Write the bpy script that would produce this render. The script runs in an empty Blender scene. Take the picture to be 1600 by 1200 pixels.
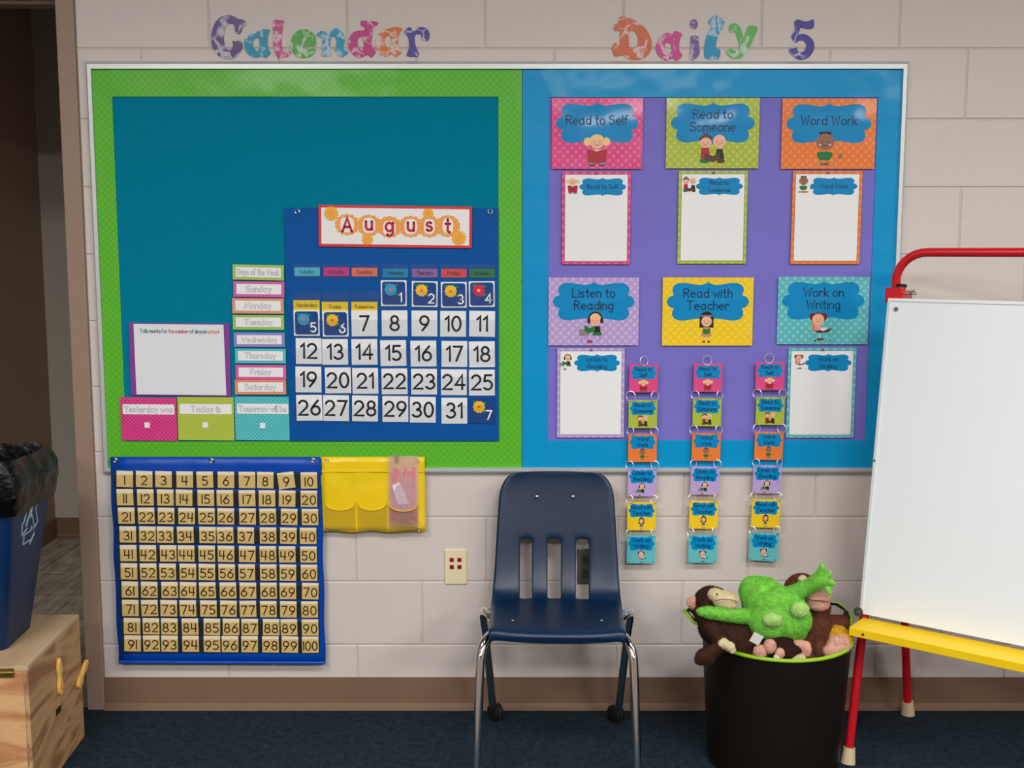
import bpy, bmesh, math, random
from mathutils import Vector, Matrix, noise
from mathutils.geometry import tessellate_polygon
random.seed(7)
S = bpy.context.scene
COL = S.collection
# ------------------------------------------------------------ camera, light, exposure
F = 1750.0; PITCH = math.radians(6.75); D = 3.395; H = 1.4346
cd = bpy.data.cameras.new('camera'); cam = bpy.data.objects.new('camera', cd); COL.objects.link(cam)
cd.sensor_width = 36; cd.lens = F / 1600 * 36; cd.clip_start = .05
cam.location = (0, 0, H); cam.rotation_euler = (math.pi / 2 - PITCH, 0, 0)
S.camera = cam
w = bpy.data.worlds.new('world'); S.world = w; w.use_nodes = True
w.node_tree.nodes['Background'].inputs[0].default_value = (.9, .95, 1, 1)
w.node_tree.nodes['Background'].inputs[1].default_value = .12
def area(x, y, z, sx, sy, p, col=(1, .985, .965)):
    l = bpy.data.lights.new('ceiling_or_fill_lamp', 'AREA'); l.shape = 'RECTANGLE'; l.size = sx; l.size_y = sy
    l.energy = p; l.color = col
    o = bpy.data.objects.new('ceiling_or_fill_lamp', l); COL.objects.link(o); o.location = (x, y, z)
CEIL = 2.85
for lx in (-1.5, .9, 3.3):
    area(lx, .9, CEIL - .02, 1.2, .6, 44)
    area(lx, -1.8, CEIL - .02, 1.2, .6, 105)
area(.6, 4.6, 2.58, 2.4, .5, 4, (1, .93, .86))  # unseen hallway fill lamp, added to lift the dark hall side wall
S.view_settings.view_transform = 'Standard'; S.view_settings.look = 'None'
S.view_settings.gamma = 1; S.view_settings.use_curve_mapping = False
S.view_settings.exposure = 0.14

def ray(px, py):
    u = (px - 800) / F; v = (600 - py) / F
    return u, math.cos(PITCH) + v * math.sin(PITCH), -math.sin(PITCH) + v * math.cos(PITCH)
def at(px, py, Y):
    r = ray(px, py); t = Y / r[1]; return Vector((r[0] * t, Y, H + r[2] * t))
def on(px, py, off=0.0):          # point on a sheet hanging `off` in front of the back wall
    return at(px, py, D - off)
# ------------------------------------------------------------ materials
def lin(c):
    c = c / 255; return c / 12.92 if c <= .04045 else ((c + .055) / 1.055) ** 2.4
K = 1.18
def C(r, g, b, k=None):
    k = K if k is None else k
    return tuple(min(.92, lin(x) * k) for x in (r, g, b)) + (1,)
MC = {}
def base(name):
    m = bpy.data.materials.new(name); m.use_nodes = True
    nt = m.node_tree; return m, nt, nt.nodes['Principled BSDF']
def node(nt, t, **kw):
    n = nt.nodes.new(t)
    for k, v in kw.items(): setattr(n, k, v)
    return n
def mat(name, col, rough=.6, metal=0, coat=0, bump=0, bscale=200, var=0, vscale=8, spec=.3, sheen=0, wavy=0):
    if name in MC: return MC[name]
    m, nt, p = base(name); L = nt.links
    p.inputs['Base Color'].default_value = col; p.inputs['Roughness'].default_value = rough
    p.inputs['Metallic'].default_value = metal; p.inputs['Coat Weight'].default_value = coat
    p.inputs['Coat Roughness'].default_value = .12; p.inputs['Specular IOR Level'].default_value = spec
    p.inputs['Sheen Weight'].default_value = sheen
    tc = node(nt, 'ShaderNodeTexCoord')
    if var:
        n = node(nt, 'ShaderNodeTexNoise'); n.inputs['Scale'].default_value = vscale; n.inputs['Detail'].default_value = 5
        L.new(tc.outputs['Object'], n.inputs['Vector'])
        mx = node(nt, 'ShaderNodeMix', data_type='RGBA'); L.new(n.outputs['Fac'], mx.inputs[0])
        mx.inputs[6].default_value = tuple(c * (1 - var) for c in col[:3]) + (1,)
        mx.inputs[7].default_value = tuple(min(.95, c * (1 + var)) for c in col[:3]) + (1,)
        L.new(mx.outputs[2], p.inputs['Base Color'])
    last = None
    if bump:
        n = node(nt, 'ShaderNodeTexNoise'); n.inputs['Scale'].default_value = bscale; n.inputs['Detail'].default_value = 4
        L.new(tc.outputs['Object'], n.inputs['Vector'])
        b = node(nt, 'ShaderNodeBump'); b.inputs['Strength'].default_value = min(1, bump); b.inputs['Distance'].default_value = .002
        L.new(n.outputs['Fac'], b.inputs['Height']); last = b
    if wavy:
        n = node(nt, 'ShaderNodeTexNoise'); n.inputs['Scale'].default_value = 9; n.inputs['Detail'].default_value = 1
        L.new(tc.outputs['Object'], n.inputs['Vector'])
        b = node(nt, 'ShaderNodeBump'); b.inputs['Strength'].default_value = 1; b.inputs['Distance'].default_value = wavy
        L.new(n.outputs['Fac'], b.inputs['Height'])
        if last: L.new(last.outputs[0], b.inputs['Normal'])
        last = b
    if last:
        L.new(last.outputs[0], p.inputs['Normal']); L.new(last.outputs[0], p.inputs['Coat Normal'])
    MC[name] = m; return m
def dots(name, c1, c2, pitch=.02, rad=.3, rough=.35, coat=.5, wavy=.004, soft=.06):
    if name in MC: return MC[name]
    m, nt, p = base(name); L = nt.links
    tc = node(nt, 'ShaderNodeTexCoord'); mp = node(nt, 'ShaderNodeMapping'); mp.vector_type = 'POINT'
    mp.inputs['Rotation'].default_value = (0, math.radians(45), 0); mp.inputs['Scale'].default_value = (1 / pitch,) * 3
    # scale first, then rotate
    L.new(tc.outputs['Object'], mp.inputs['Vector'])
    fr = node(nt, 'ShaderNodeVectorMath', operation='FRACTION'); L.new(mp.outputs[0], fr.inputs[0])
    sb = node(nt, 'ShaderNodeVectorMath', operation='SUBTRACT'); L.new(fr.outputs[0], sb.inputs[0]); sb.inputs[1].default_value = (.5, .5, .5)
    ml = node(nt, 'ShaderNodeVectorMath', operation='MULTIPLY'); L.new(sb.outputs[0], ml.inputs[0]); ml.inputs[1].default_value = (1, 0, 1)
    ln = node(nt, 'ShaderNodeVectorMath', operation='LENGTH'); L.new(ml.outputs[0], ln.inputs[0])
    mr = node(nt, 'ShaderNodeMapRange'); L.new(ln.outputs['Value'], mr.inputs[0])
    mr.inputs[1].default_value = rad + soft; mr.inputs[2].default_value = rad - soft
    mx = node(nt, 'ShaderNodeMix', data_type='RGBA'); L.new(mr.outputs[0], mx.inputs[0])
    mx.inputs[6].default_value = c1; mx.inputs[7].default_value = c2
    L.new(mx.outputs[2], p.inputs['Base Color']); p.inputs['Specular IOR Level'].default_value = .3
    p.inputs['Roughness'].default_value = rough; p.inputs['Coat Weight'].default_value = coat; p.inputs['Coat Roughness'].default_value = .15
    if wavy:
        n = node(nt, 'ShaderNodeTexNoise'); n.inputs['Scale'].default_value = 8; n.inputs['Detail'].default_value = 1
        L.new(tc.outputs['Object'], n.inputs['Vector'])
        b = node(nt, 'ShaderNodeBump'); b.inputs['Strength'].default_value = 1; b.inputs['Distance'].default_value = wavy
        L.new(n.outputs['Fac'], b.inputs['Height']); L.new(b.outputs[0], p.inputs['Normal']); L.new(b.outputs[0], p.inputs['Coat Normal'])
    MC[name] = m; return m
def tiedye_glare(name, c1, seed, amt=.5):
    m, nt, p = base(name); L = nt.links
    tc = node(nt, 'ShaderNodeTexCoord'); mp = node(nt, 'ShaderNodeMapping'); mp.inputs['Location'].default_value = (seed, seed * .7, seed * 1.3)
    L.new(tc.outputs['Object'], mp.inputs[0])
    n = node(nt, 'ShaderNodeTexNoise'); n.inputs['Scale'].default_value = 22; n.inputs['Detail'].default_value = 2
    L.new(mp.outputs[0], n.inputs['Vector'])
    ad = node(nt, 'ShaderNodeMix', data_type='RGBA'); ad.inputs[0].default_value = .06
    L.new(mp.outputs[0], ad.inputs[6]); L.new(n.outputs['Color'], ad.inputs[7])
    v = node(nt, 'ShaderNodeTexVoronoi', feature='DISTANCE_TO_EDGE'); v.inputs['Scale'].default_value = 19
    L.new(ad.outputs[2], v.inputs['Vector'])
    mr = node(nt, 'ShaderNodeMapRange'); L.new(v.outputs['Distance'], mr.inputs[0]); mr.inputs[1].default_value = .012; mr.inputs[2].default_value = .03 + .09 * amt
    n3 = node(nt, 'ShaderNodeTexNoise'); n3.inputs['Scale'].default_value = 17; n3.inputs['Detail'].default_value = 2; L.new(mp.outputs[0], n3.inputs['Vector'])
    m3 = node(nt, 'ShaderNodeMapRange'); L.new(n3.outputs['Fac'], m3.inputs[0]); m3.inputs[1].default_value = .46; m3.inputs[2].default_value = .56
    m4 = node(nt, 'ShaderNodeMapRange'); L.new(n3.outputs['Fac'], m4.inputs[0]); m4.inputs[1].default_value = .30; m4.inputs[2].default_value = .38  # broad pale patches: glare painted into the colour, on top of the dye veins
    g1 = node(nt, 'ShaderNodeMath', operation='MAXIMUM'); L.new(mr.outputs[0], g1.inputs[0]); L.new(m3.outputs[0], g1.inputs[1])
    g2 = node(nt, 'ShaderNodeMath', operation='MINIMUM'); L.new(g1.outputs[0], g2.inputs[0]); L.new(m4.outputs[0], g2.inputs[1])
    mx = node(nt, 'ShaderNodeMix', data_type='RGBA'); L.new(g2.outputs[0], mx.inputs[0])
    mx.inputs[6].default_value = tuple(.35 * c + .5 for c in c1[:3]) + (1,); mx.inputs[7].default_value = c1
    L.new(mx.outputs[2], p.inputs['Base Color']); p.inputs['Roughness'].default_value = .35; p.inputs['Specular IOR Level'].default_value = .25
    return m
def film(name, tint, gloss=.12, rough=.15, haze=0, hc=(.8, .75, .75)):
    if name in MC: return MC[name]
    m = bpy.data.materials.new(name); m.use_nodes = True; nt = m.node_tree; nt.nodes.clear(); L = nt.links
    o = node(nt, 'ShaderNodeOutputMaterial'); t = node(nt, 'ShaderNodeBsdfTransparent'); t.inputs[0].default_value = tint + (1,)
    g = node(nt, 'ShaderNodeBsdfGlossy'); g.inputs['Roughness'].default_value = rough; g.inputs['Color'].default_value = (.9, .9, .9, 1)
    tc = node(nt, 'ShaderNodeTexCoord'); n = node(nt, 'ShaderNodeTexNoise'); n.inputs['Scale'].default_value = 12; L.new(tc.outputs['Object'], n.inputs['Vector'])
    b = node(nt, 'ShaderNodeBump'); b.inputs['Distance'].default_value = .004; L.new(n.outputs['Fac'], b.inputs['Height']); L.new(b.outputs[0], g.inputs['Normal'])
    x = node(nt, 'ShaderNodeMixShader'); x.inputs[0].default_value = gloss
    L.new(t.outputs[0], x.inputs[1]); L.new(g.outputs[0], x.inputs[2]); y = node(nt, 'ShaderNodeMixShader'); y.inputs[0].default_value = haze; df = node(nt, 'ShaderNodeBsdfDiffuse'); df.inputs[0].default_value = hc + (1,)
    L.new(x.outputs[0], y.inputs[1]); L.new(df.outputs[0], y.inputs[2]); L.new(y.outputs[0], o.inputs[0])
    MC[name] = m; return m
def wood(name, c1, c2, axis='X', sc=6):
    if name in MC: return MC[name]
    m, nt, p = base(name); L = nt.links
    tc = node(nt, 'ShaderNodeTexCoord'); mp = node(nt, 'ShaderNodeMapping')
    s = {'X': (1, 6, 6), 'Y': (6, 1.2, 6), 'Z': (6, 6, 1)}[axis]; mp.inputs['Scale'].default_value = s
    L.new(tc.outputs['Object'], mp.inputs[0])
    n = node(nt, 'ShaderNodeTexNoise'); n.inputs['Scale'].default_value = sc * .35; n.inputs['Detail'].default_value = 2; n.inputs['Distortion'].default_value = 1.2
    L.new(mp.outputs[0], n.inputs['Vector'])
    wv = node(nt, 'ShaderNodeMath', operation='MULTIPLY'); L.new(n.outputs['Fac'], wv.inputs[0]); wv.inputs[1].default_value = 22
    sn = node(nt, 'ShaderNodeMath', operation='SINE'); L.new(wv.outputs[0], sn.inputs[0])
    n2 = node(nt, 'ShaderNodeTexNoise'); n2.inputs['Scale'].default_value = 40; n2.inputs['Detail'].default_value = 6; L.new(mp.outputs[0], n2.inputs['Vector'])
    mr = node(nt, 'ShaderNodeMapRange'); L.new(sn.outputs[0], mr.inputs[0]); mr.inputs[1].default_value = -1; mr.inputs[2].default_value = 1
    ad = node(nt, 'ShaderNodeMath', operation='MULTIPLY_ADD'); L.new(n2.outputs['Fac'], ad.inputs[0]); ad.inputs[1].default_value = .5; 
    m2 = node(nt, 'ShaderNodeMath', operation='MULTIPLY'); L.new(mr.outputs[0], m2.inputs[0]); m2.inputs[1].default_value = .55; L.new(m2.outputs[0], ad.inputs[2])
    mx = node(nt, 'ShaderNodeMix', data_type='RGBA'); L.new(ad.outputs[0], mx.inputs[0]); mx.inputs[6].default_value = c1; mx.inputs[7].default_value = c2
    L.new(mx.outputs[2], p.inputs['Base Color']); p.inputs['Roughness'].default_value = .55
    MC[name] = m; return m
def fur(name, c):
    m = mat(name, c, .95, bump=1, bscale=240, var=.42, vscale=60, sheen=.0, spec=.1)
    for n in m.node_tree.nodes:
        if n.type == 'BUMP': n.inputs['Distance'].default_value = .005
    return m
# ------------------------------------------------------------ mesh builder
class MB:
    def __init__(s): s.v = []; s.f = []; s.m = []; s.mats = []; s.layer = 0.0
    def mi(s, m):
        if m not in s.mats: s.mats.append(m)
        return s.mats.index(m)
    def add(s, vs, fs, m):
        o = len(s.v); i = s.mi(m); s.v += [tuple(v) for v in vs]
        for f in fs: s.f.append(tuple(o + k for k in f)); s.m.append(i)
    def box(s, a, b, m, rot=None, c=None):
        x0, y0, z0 = a; x1, y1, z1 = b
        vs = [Vector(p) for p in ((x0, y0, z0), (x1, y0, z0), (x1, y1, z0), (x0, y1, z0), (x0, y0, z1), (x1, y0, z1), (x1, y1, z1), (x0, y1, z1))]
        if rot is not None:
            c = Vector(c) if c else Vector((0, 0, 0)); vs = [rot @ (v - c) + c for v in vs]
        s.add(vs, [(0, 3, 2, 1), (4, 5, 6, 7), (0, 1, 5, 4), (1, 2, 6, 5), (2, 3, 7, 6), (3, 0, 4, 7)], m)
    def tube(s, pts, r, m, n=12, closed=False, smooth_n=0, caps=True):
        pts = [Vector(p) for p in pts]
        if smooth_n: pts = catmull(pts, smooth_n, closed)
        N = len(pts); rs = r if isinstance(r, (list, tuple)) else None
        up = None; vs = []
        for i, p in enumerate(pts):
            a = pts[(i - 1) % N] if (closed or i) else p; b = pts[(i + 1) % N] if (closed or i < N - 1) else p
            t = (b - a).normalized()
            if up is None:
                up = Vector((0, 0, 1)) if abs(t.z) < .9 else Vector((0, 1, 0))
            sd = t.cross(up).normalized(); up = sd.cross(t).normalized()
            if rs: q = i / (N - 1) * (len(rs) - 1); k = min(int(q), len(rs) - 2); rr = rs[k] * (1 - (q - k)) + rs[k + 1] * (q - k)
            else: rr = r
            for j in range(n):
                A = 2 * math.pi * j / n; vs.append(p + (sd * math.cos(A) + up * math.sin(A)) * rr)
        fs = []
        for i in range(N if closed else N - 1):
            for j in range(n):
                a = i * n + j; b = i * n + (j + 1) % n; c = ((i + 1) % N) * n + (j + 1) % n; d = ((i + 1) % N) * n + j
                fs.append((a, b, c, d))
        if not closed and caps: fs += [tuple(range(n - 1, -1, -1)), tuple((N - 1) * n + j for j in range(n))]
        s.add(vs, fs, m)
    def cyl(s, a, b, r, m, n=20, r2=None):
        s.tube([a, b], [r, r if r2 is None else r2], m, n)
    def lathe(s, prof, m, n=40, c=(0, 0, 0), tilt=None):
        vs = []; fs = []
        for (r, z) in prof:
            for j in range(n):
                A = 2 * math.pi * j / n; vs.append((c[0] + r * math.cos(A), c[1] + r * math.sin(A), c[2] + z))
        for i in range(len(prof) - 1):
            for j in range(n):
                a = i * n + j; b = i * n + (j + 1) % n; fs.append((a, b, b + n, a + n))
        s.add(vs, fs, m)
    def ball(s, c, r, m, n=14, k=9):
        c = Vector(c); r = (r, r, r) if not isinstance(r, (tuple, list)) else r
        vs = [c + Vector((0, 0, r[2]))]; fs = []
        for i in range(1, k):
            th = math.pi * i / k
            for j in range(n):
                A = 2 * math.pi * j / n; vs.append(c + Vector((r[0] * math.sin(th) * math.cos(A), r[1] * math.sin(th) * math.sin(A), r[2] * math.cos(th))))
        vs.append(c - Vector((0, 0, r[2])))
        for j in range(n):
            fs.append((0, 1 + j, 1 + (j + 1) % n)); b = 1 + (k - 2) * n; fs.append((b + (j + 1) % n, b + j, len(vs) - 1))
        for i in range(k - 2):
            for j in range(n):
                a = 1 + i * n + j; b = 1 + i * n + (j + 1) % n; fs.append((a, a + n, b + n, b))
        s.add(vs, fs, m)
    # flat print in the x-z plane facing -y; every call lies a hair further out
    def poly(s, loops, m, y=None, th=0):
        if y is None: s.layer -= .00002; y = s.layer
        L = [[Vector((p[0], p[1], 0)) for p in l] for l in loops]
        tris = tessellate_polygon(L); flat = [p for l in L for p in l]
        vs = [(p.x, y, p.y) for p in flat]; fs = []
        for t in tris:
            a, b, c = (flat[i] for i in t); cr = (b - a).cross(c - a).z
            if abs(cr) < 1e-12: continue
            fs.append(t if cr > 0 else (t[0], t[2], t[1]))
        s.add(vs, fs, m)
        if th:
            for l in L:
                n = len(l); vv = [(p.x, y, p.y) for p in l] + [(p.x, y + th, p.y) for p in l]
                s.add(vv, [(i, i + n, (i + 1) % n + n, (i + 1) % n) for i in range(n)], m)
    def ell(s, cx, cz, rx, rz, m, n=16, a0=0, a1=360):
        pts = [(cx + rx * math.cos(math.radians(a0 + (a1 - a0) * i / n)), cz + rz * math.sin(math.radians(a0 + (a1 - a0) * i / n))) for i in range(n if a1 - a0 == 360 else n + 1)]
        s.poly([pts], m)
    def rect(s, x0, x1, z0, z1, m): s.poly([[(x0, z0), (x1, z0), (x1, z1), (x0, z1)]], m)
    def build(s, name, parent=None, loc=(0, 0, 0), smooth=False, bevel=0, rot=None, subsurf=0, angle=40):
        me = bpy.data.meshes.new(name); me.from_pydata(s.v, [], s.f)
        for m in s.mats: me.materials.append(m)
        me.polygons.foreach_set('material_index', s.m)
        if smooth: me.polygons.foreach_set('use_smooth', [True] * len(me.polygons))
        me.update()
        if smooth and angle: me.set_sharp_from_angle(angle=math.radians(angle))
        o = bpy.data.objects.new(name, me); COL.objects.link(o); o.location = loc
        if rot: o.rotation_euler = rot
        if parent: o.parent = parent
        if bevel:
            b = o.modifiers.new('bevel', 'BEVEL'); b.width = bevel; b.segments = 2; b.limit_method = 'ANGLE'
        if subsurf:
            b = o.modifiers.new('sub', 'SUBSURF'); b.levels = b.render_levels = subsurf
        return o
def catmull(P, k=4, closed=False):
    out = []; N = len(P); P = [Vector(p) for p in P]
    for i in range(N if closed else N - 1):
        g = (lambda j: P[j % N]) if closed else (lambda j: P[max(0, min(N - 1, j))])
        a, b, c, d = g(i - 1), g(i), g(i + 1), g(i + 2)
        for t in range(k):
            u = t / k
            out.append(.5 * ((2 * b) + (c - a) * u + (2 * a - 5 * b + 4 * c - d) * u * u + (3 * b - a - 3 * c + d) * u ** 3))
    if not closed: out.append(P[-1])
    return out
def sm2(l, k=3): return [(p.x, p.y) for p in catmull([Vector((a, b, 0)) for a, b in l], k, True)]
def tag(o, label=None, cat=None, group=None, kind=None):
    if label: o['label'] = label
    if cat: o['category'] = cat
    if group: o['group'] = group
    if kind: o['kind'] = kind
    return o
def empty(name, loc, label=None, cat=None, group=None, rz=0):
    o = bpy.data.objects.new(name, None); COL.objects.link(o); o.location = loc; o.rotation_euler = (0, 0, rz); o.empty_display_size = .05
    return tag(o, label, cat, group)
# ------------------------------------------------------------ stroke lettering
def A(cx, cy, rx, ry, a0, a1, n=10):
    return [(cx + rx * math.cos(math.radians(a0 + (a1 - a0) * i / n)), cy + ry * math.sin(math.radians(a0 + (a1 - a0) * i / n))) for i in range(n + 1)]
X = .62
G = {
 '0': [A(.3, .5, .3, .5, 90, 450, 18)], '1': [[(.05, 1), (.05, 0)]], 'i1': [[(0, .8), (.22, 1), (.22, 0)]],
 '2': [A(.3, .7, .3, .3, 160, -20, 10) + [(.5, .48), (0, 0), (.62, 0)]],
 '3': [A(.28, .74, .26, .26, 150, -80, 9) + A(.28, .26, .31, .26, 80, -150, 10)],
 '4': [[(.48, 0), (.48, 1), (0, .3), (.65, .3)]], 'o4': [[(.05, 1), (0, .4), (.6, .4)], [(.5, 1), (.45, 0)]],
 '5': [[(.55, 1), (.1, 1), (.05, .58)] + A(.27, .31, .31, .31, 120, -140, 12)],
 '6': [[(.48, 1), (.2, .68)] + A(.3, .3, .3, .3, 150, 510, 16)],
 '7': [[(0, 1), (.6, 1), (.2, 0)]],
 '8': [A(.29, .75, .24, .25, 270, -90, 14), A(.29, .26, .3, .26, 90, 450, 14)],
 '9': [[(.15, 0), (.45, .35)] + A(.3, .7, .3, .3, -30, 330, 16)],
 'R': [[(0, 0), (0, 1)] + A(.3, .76, .28, .24, 90, -90, 8) + [(0, .52)], [(.2, .52), (.6, 0)]],
 'S': [A(.3, .76, .28, .24, 30, 250, 9) + A(.3, .27, .3, .27, 80, -150, 10)],
 'W': [[(0, 1), (.22, 0), (.45, .8), (.68, 0), (.9, 1)]],
 'L': [[(0, 1), (0, 0), (.52, 0)]], 'T': [[(0, 1), (.7, 1)], [(.35, 1), (.35, 0)]],
 'Y': [[(0, 1), (.3, .5), (.6, 1)], [(.3, .5), (.3, 0)]], 'D': [[(0, 0), (0, 1), (.15, 1)] + A(.15, .5, .45, .5, 90, -90, 12) + [(0, 0)]],
 'M': [[(0, 0), (.05, 1), (.4, .3), (.75, 1), (.8, 0)]], 'F': [[(.55, 1), (0, 1), (0, 0)], [(0, .52), (.45, .52)]],
 'A': [[(0, 0), (.35, 1), (.7, 0)], [(.13, .35), (.57, .35)]],
 'a': [A(.26, .31, .26, .31, 45, 405, 14), [(.5, X), (.5, .1), (.58, 0)]],
 'b': [[(0, 1), (0, 0)], A(.27, .3, .27, .3, 180, 540, 14)], 'c': [A(.27, .31, .27, .31, 50, 310, 12)],
 'd': [A(.26, .31, .26, .31, 0, 360, 14), [(.52, 1), (.52, 0)]],
 'e': [[(.02, .33), (.5, .33)] + A(.27, .31, .26, .31, 10, 310, 12)],
 'f': [A(.3, .82, .17, .18, 40, 180, 6) + [(.13, 0)], [(0, .6), (.32, .6)]],
 'g': [A(.26, .31, .26, .31, 0, 360, 14), [(.52, X), (.52, -.1)] + A(.28, -.12, .24, .2, 0, -140, 7)],
 'h': [[(0, 1), (0, 0)], [(0, .35)] + A(.24, .37, .23, .25, 170, 0, 7) + [(.47, 0)]],
 'i': [[(.03, X), (.03, 0)], [(.03, .84), (.03, .86)]], 'k': [[(0, 1), (0, 0)], [(.4, .6), (.02, .25)], [(.12, .34), (.45, 0)]],
 'l': [[(.03, 1), (.03, 0)]],
 'm': [[(0, X), (0, 0)], A(.18, .38, .18, .24, 180, 0, 7) + [(.36, 0)], A(.54, .38, .18, .24, 180, 0, 7) + [(.72, 0)]],
 'n': [[(0, X), (0, 0)], A(.23, .38, .23, .24, 180, 0, 7) + [(.46, 0)]], 'o': [A(.27, .31, .27, .31, 90, 450, 14)],
 'r': [[(0, X), (0, 0)], A(.2, .38, .2, .24, 180, 40, 5)],
 's': [A(.2, .47, .18, .15, 40, 260, 8) + A(.2, .16, .2, .16, 80, -150, 8)],
 't': [[(.16, .95), (.16, .12)] + A(.28, .12, .12, .12, 180, 290, 4), [(0, X), (.34, X)]],
 'u': [[(0, X)] + A(.22, .23, .22, .23, 180, 360, 7) + [(.44, X)], [(.44, X), (.44, 0)]],
 'w': [[(0, X), (.18, 0), (.36, .5), (.54, 0), (.72, X)]], 'y': [[(0, X), (.24, .05)], [(.5, X), (.1, -.32)]],
}
RC = [0]
def ribbon(mb, pts, wd, m, y):
    RC[0] = (RC[0] + 1) % 5; y = y - RC[0] * .000008
    P = [Vector(p) for p in pts]; Q = [P[0]]
    for p in P[1:]:
        if (p - Q[-1]).length > 1e-6: Q.append(p)
    P = Q; N = len(P)
    if N < 2: return
    closed = (P[0] - P[-1]).length < 1e-5
    if closed: P = P[:-1]; N -= 1
    vs = []; hw = wd / 2
    for i in range(N):
        d1 = (P[i] - P[i - 1]).normalized() if (i or closed) else (P[1] - P[0]).normalized()
        d2 = (P[(i + 1) % N] - P[i]).normalized() if (i < N - 1 or closed) else d1
        t = d1 + d2
        if t.length < .3: t = d2
        t.normalize(); n = Vector((-t.y, t.x)); c = max(.5, abs(n.dot(Vector((-d2.y, d2.x)))))
        n *= hw / c; vs += [(P[i].x + n.x, y, P[i].y + n.y), (P[i].x - n.x, y, P[i].y - n.y)]
    fs = [(2 * i, 2 * i + 1, (2 * ((i + 1) % N)) + 1, 2 * ((i + 1) % N)) for i in range(N if closed else N - 1)]
    mb.add(vs, fs, m)
    if not closed:
        for e in (P[0], P[-1]):
            mb.add([(e.x + hw * math.cos(k * math.pi / 4), y, e.y + hw * math.sin(k * math.pi / 4)) for k in range(8)], [tuple(range(8))], m)
def glyph_w(g): return max(p[0] for s_ in g for p in s_) - min(p[0] for s_ in g for p in s_)
def key(ch, style):
    if style == 'print' and ch == '1': return 'i1'
    if style == 'stick' and ch == '4': return 'o4'
    return ch
def text_w(s, h, gap, asp, style): 
    w_ = 0
    for ch in s: w_ += (.35 if ch == ' ' else glyph_w(G[key(ch, style)]) + gap)
    return (w_ - gap) * h * asp
def text(mb, s, cx, z, h, wd, m, gap=.22, asp=1, style='hand', maxw=None, y=None, align='c'):
    W = text_w(s, h, gap, asp, style)
    if maxw and W > maxw: asp *= maxw / W; W = maxw
    if y is None: mb.layer -= .00006; y = mb.layer
    x = cx - W / 2 if align == 'c' else cx
    for ch in s:
        if ch == ' ': x += .35 * h * asp; continue
        g = G[key(ch, style)]; x0 = min(p[0] for st in g for p in st)
        for st in g: ribbon(mb, [(x + (p[0] - x0) * h * asp, z + p[1] * h) for p in st], wd, m, y)
        x += (glyph_w(g) + gap) * h * asp
    return W
# ------------------------------------------------------------ the setting
paint = mat('painted_block', C(196, 187, 181), .5, bump=.5, bscale=140, var=.03, vscale=5, spec=.4)
mortar = mat('painted_mortar', C(188, 179, 173), .6, bump=.4, bscale=200)
wall = MB()
XR = 3.9
wall.box((-1.285, D + .0022, 0), (XR, D + .2, CEIL), mortar)
wall.box((-2.75, D + .0022, 0), (-2.36, D + .2, CEIL), mortar)
wall.box((-2.36, D + .0022, 2.19), (-1.285, D + .2, CEIL), mortar)
wall = tag(wall.build('wall_back'), kind='structure')
zj = [0] + [on(0, y).z for y in (1007.5, 908.5, 808, 707, 605, 502, 398, 293, 186.5, 76)]
stp = (zj[-1] - zj[1]) / 9
while zj[-1] < CEIL: zj.append(zj[-1] + stp)
zj[-1] = CEIL
off0 = on(542, 40).x; off1 = on(222, 130).x; BL = .4064
bm_cache = {}
def block_mesh(wd, ht):
    k = (round(wd, 3), round(ht, 3))
    if k not in bm_cache:
        m = MB(); g = .0018; b = .0026
        x0, x1, z0, z1 = g, wd - g, g, ht - g
        o = [(x0, .008, z0), (x1, .008, z0), (x1, .008, z1), (x0, .008, z1)]
        f = [(x0, b, z0), (x1, b, z0), (x1, b, z1), (x0, b, z1)]
        t = [(x0 + b, 0, z0 + b), (x1 - b, 0, z0 + b), (x1 - b, 0, z1 - b), (x0 + b, 0, z1 - b)]
        fs = [(i, (i + 1) % 4, (i + 1) % 4 + 4, i + 4) for i in range(4)] + [(i + 4, (i + 1) % 4 + 4, (i + 1) % 4 + 8, i + 8) for i in range(4)] + [(8, 9, 10, 11)]
        m.add(o + f + t, fs, paint); bm_cache[k] = m.build('block').data
        bpy.data.objects.remove(bpy.data.objects[-1] if False else [q for q in COL.objects if q.data == bm_cache[k]][0])
    return bm_cache[k]
for r in range(len(zj) - 1):
    ph = off0 if (9 - r) % 2 == 1 else off1       # row above the 10th joint carries the 542 px joint
    ph = off0 if r % 2 == 0 else off1
    x = ph - 8 * BL
    while x < XR:
        a = max(x, -1.285); b = min(x + BL, XR)
        if b - a > .03:
            o = bpy.data.objects.new('block', block_mesh(b - a, zj[r + 1] - zj[r])); COL.objects.link(o)
            o.parent = wall; o.location = (a, D - .001, zj[r])
        x += BL
carpet_m = None
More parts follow.
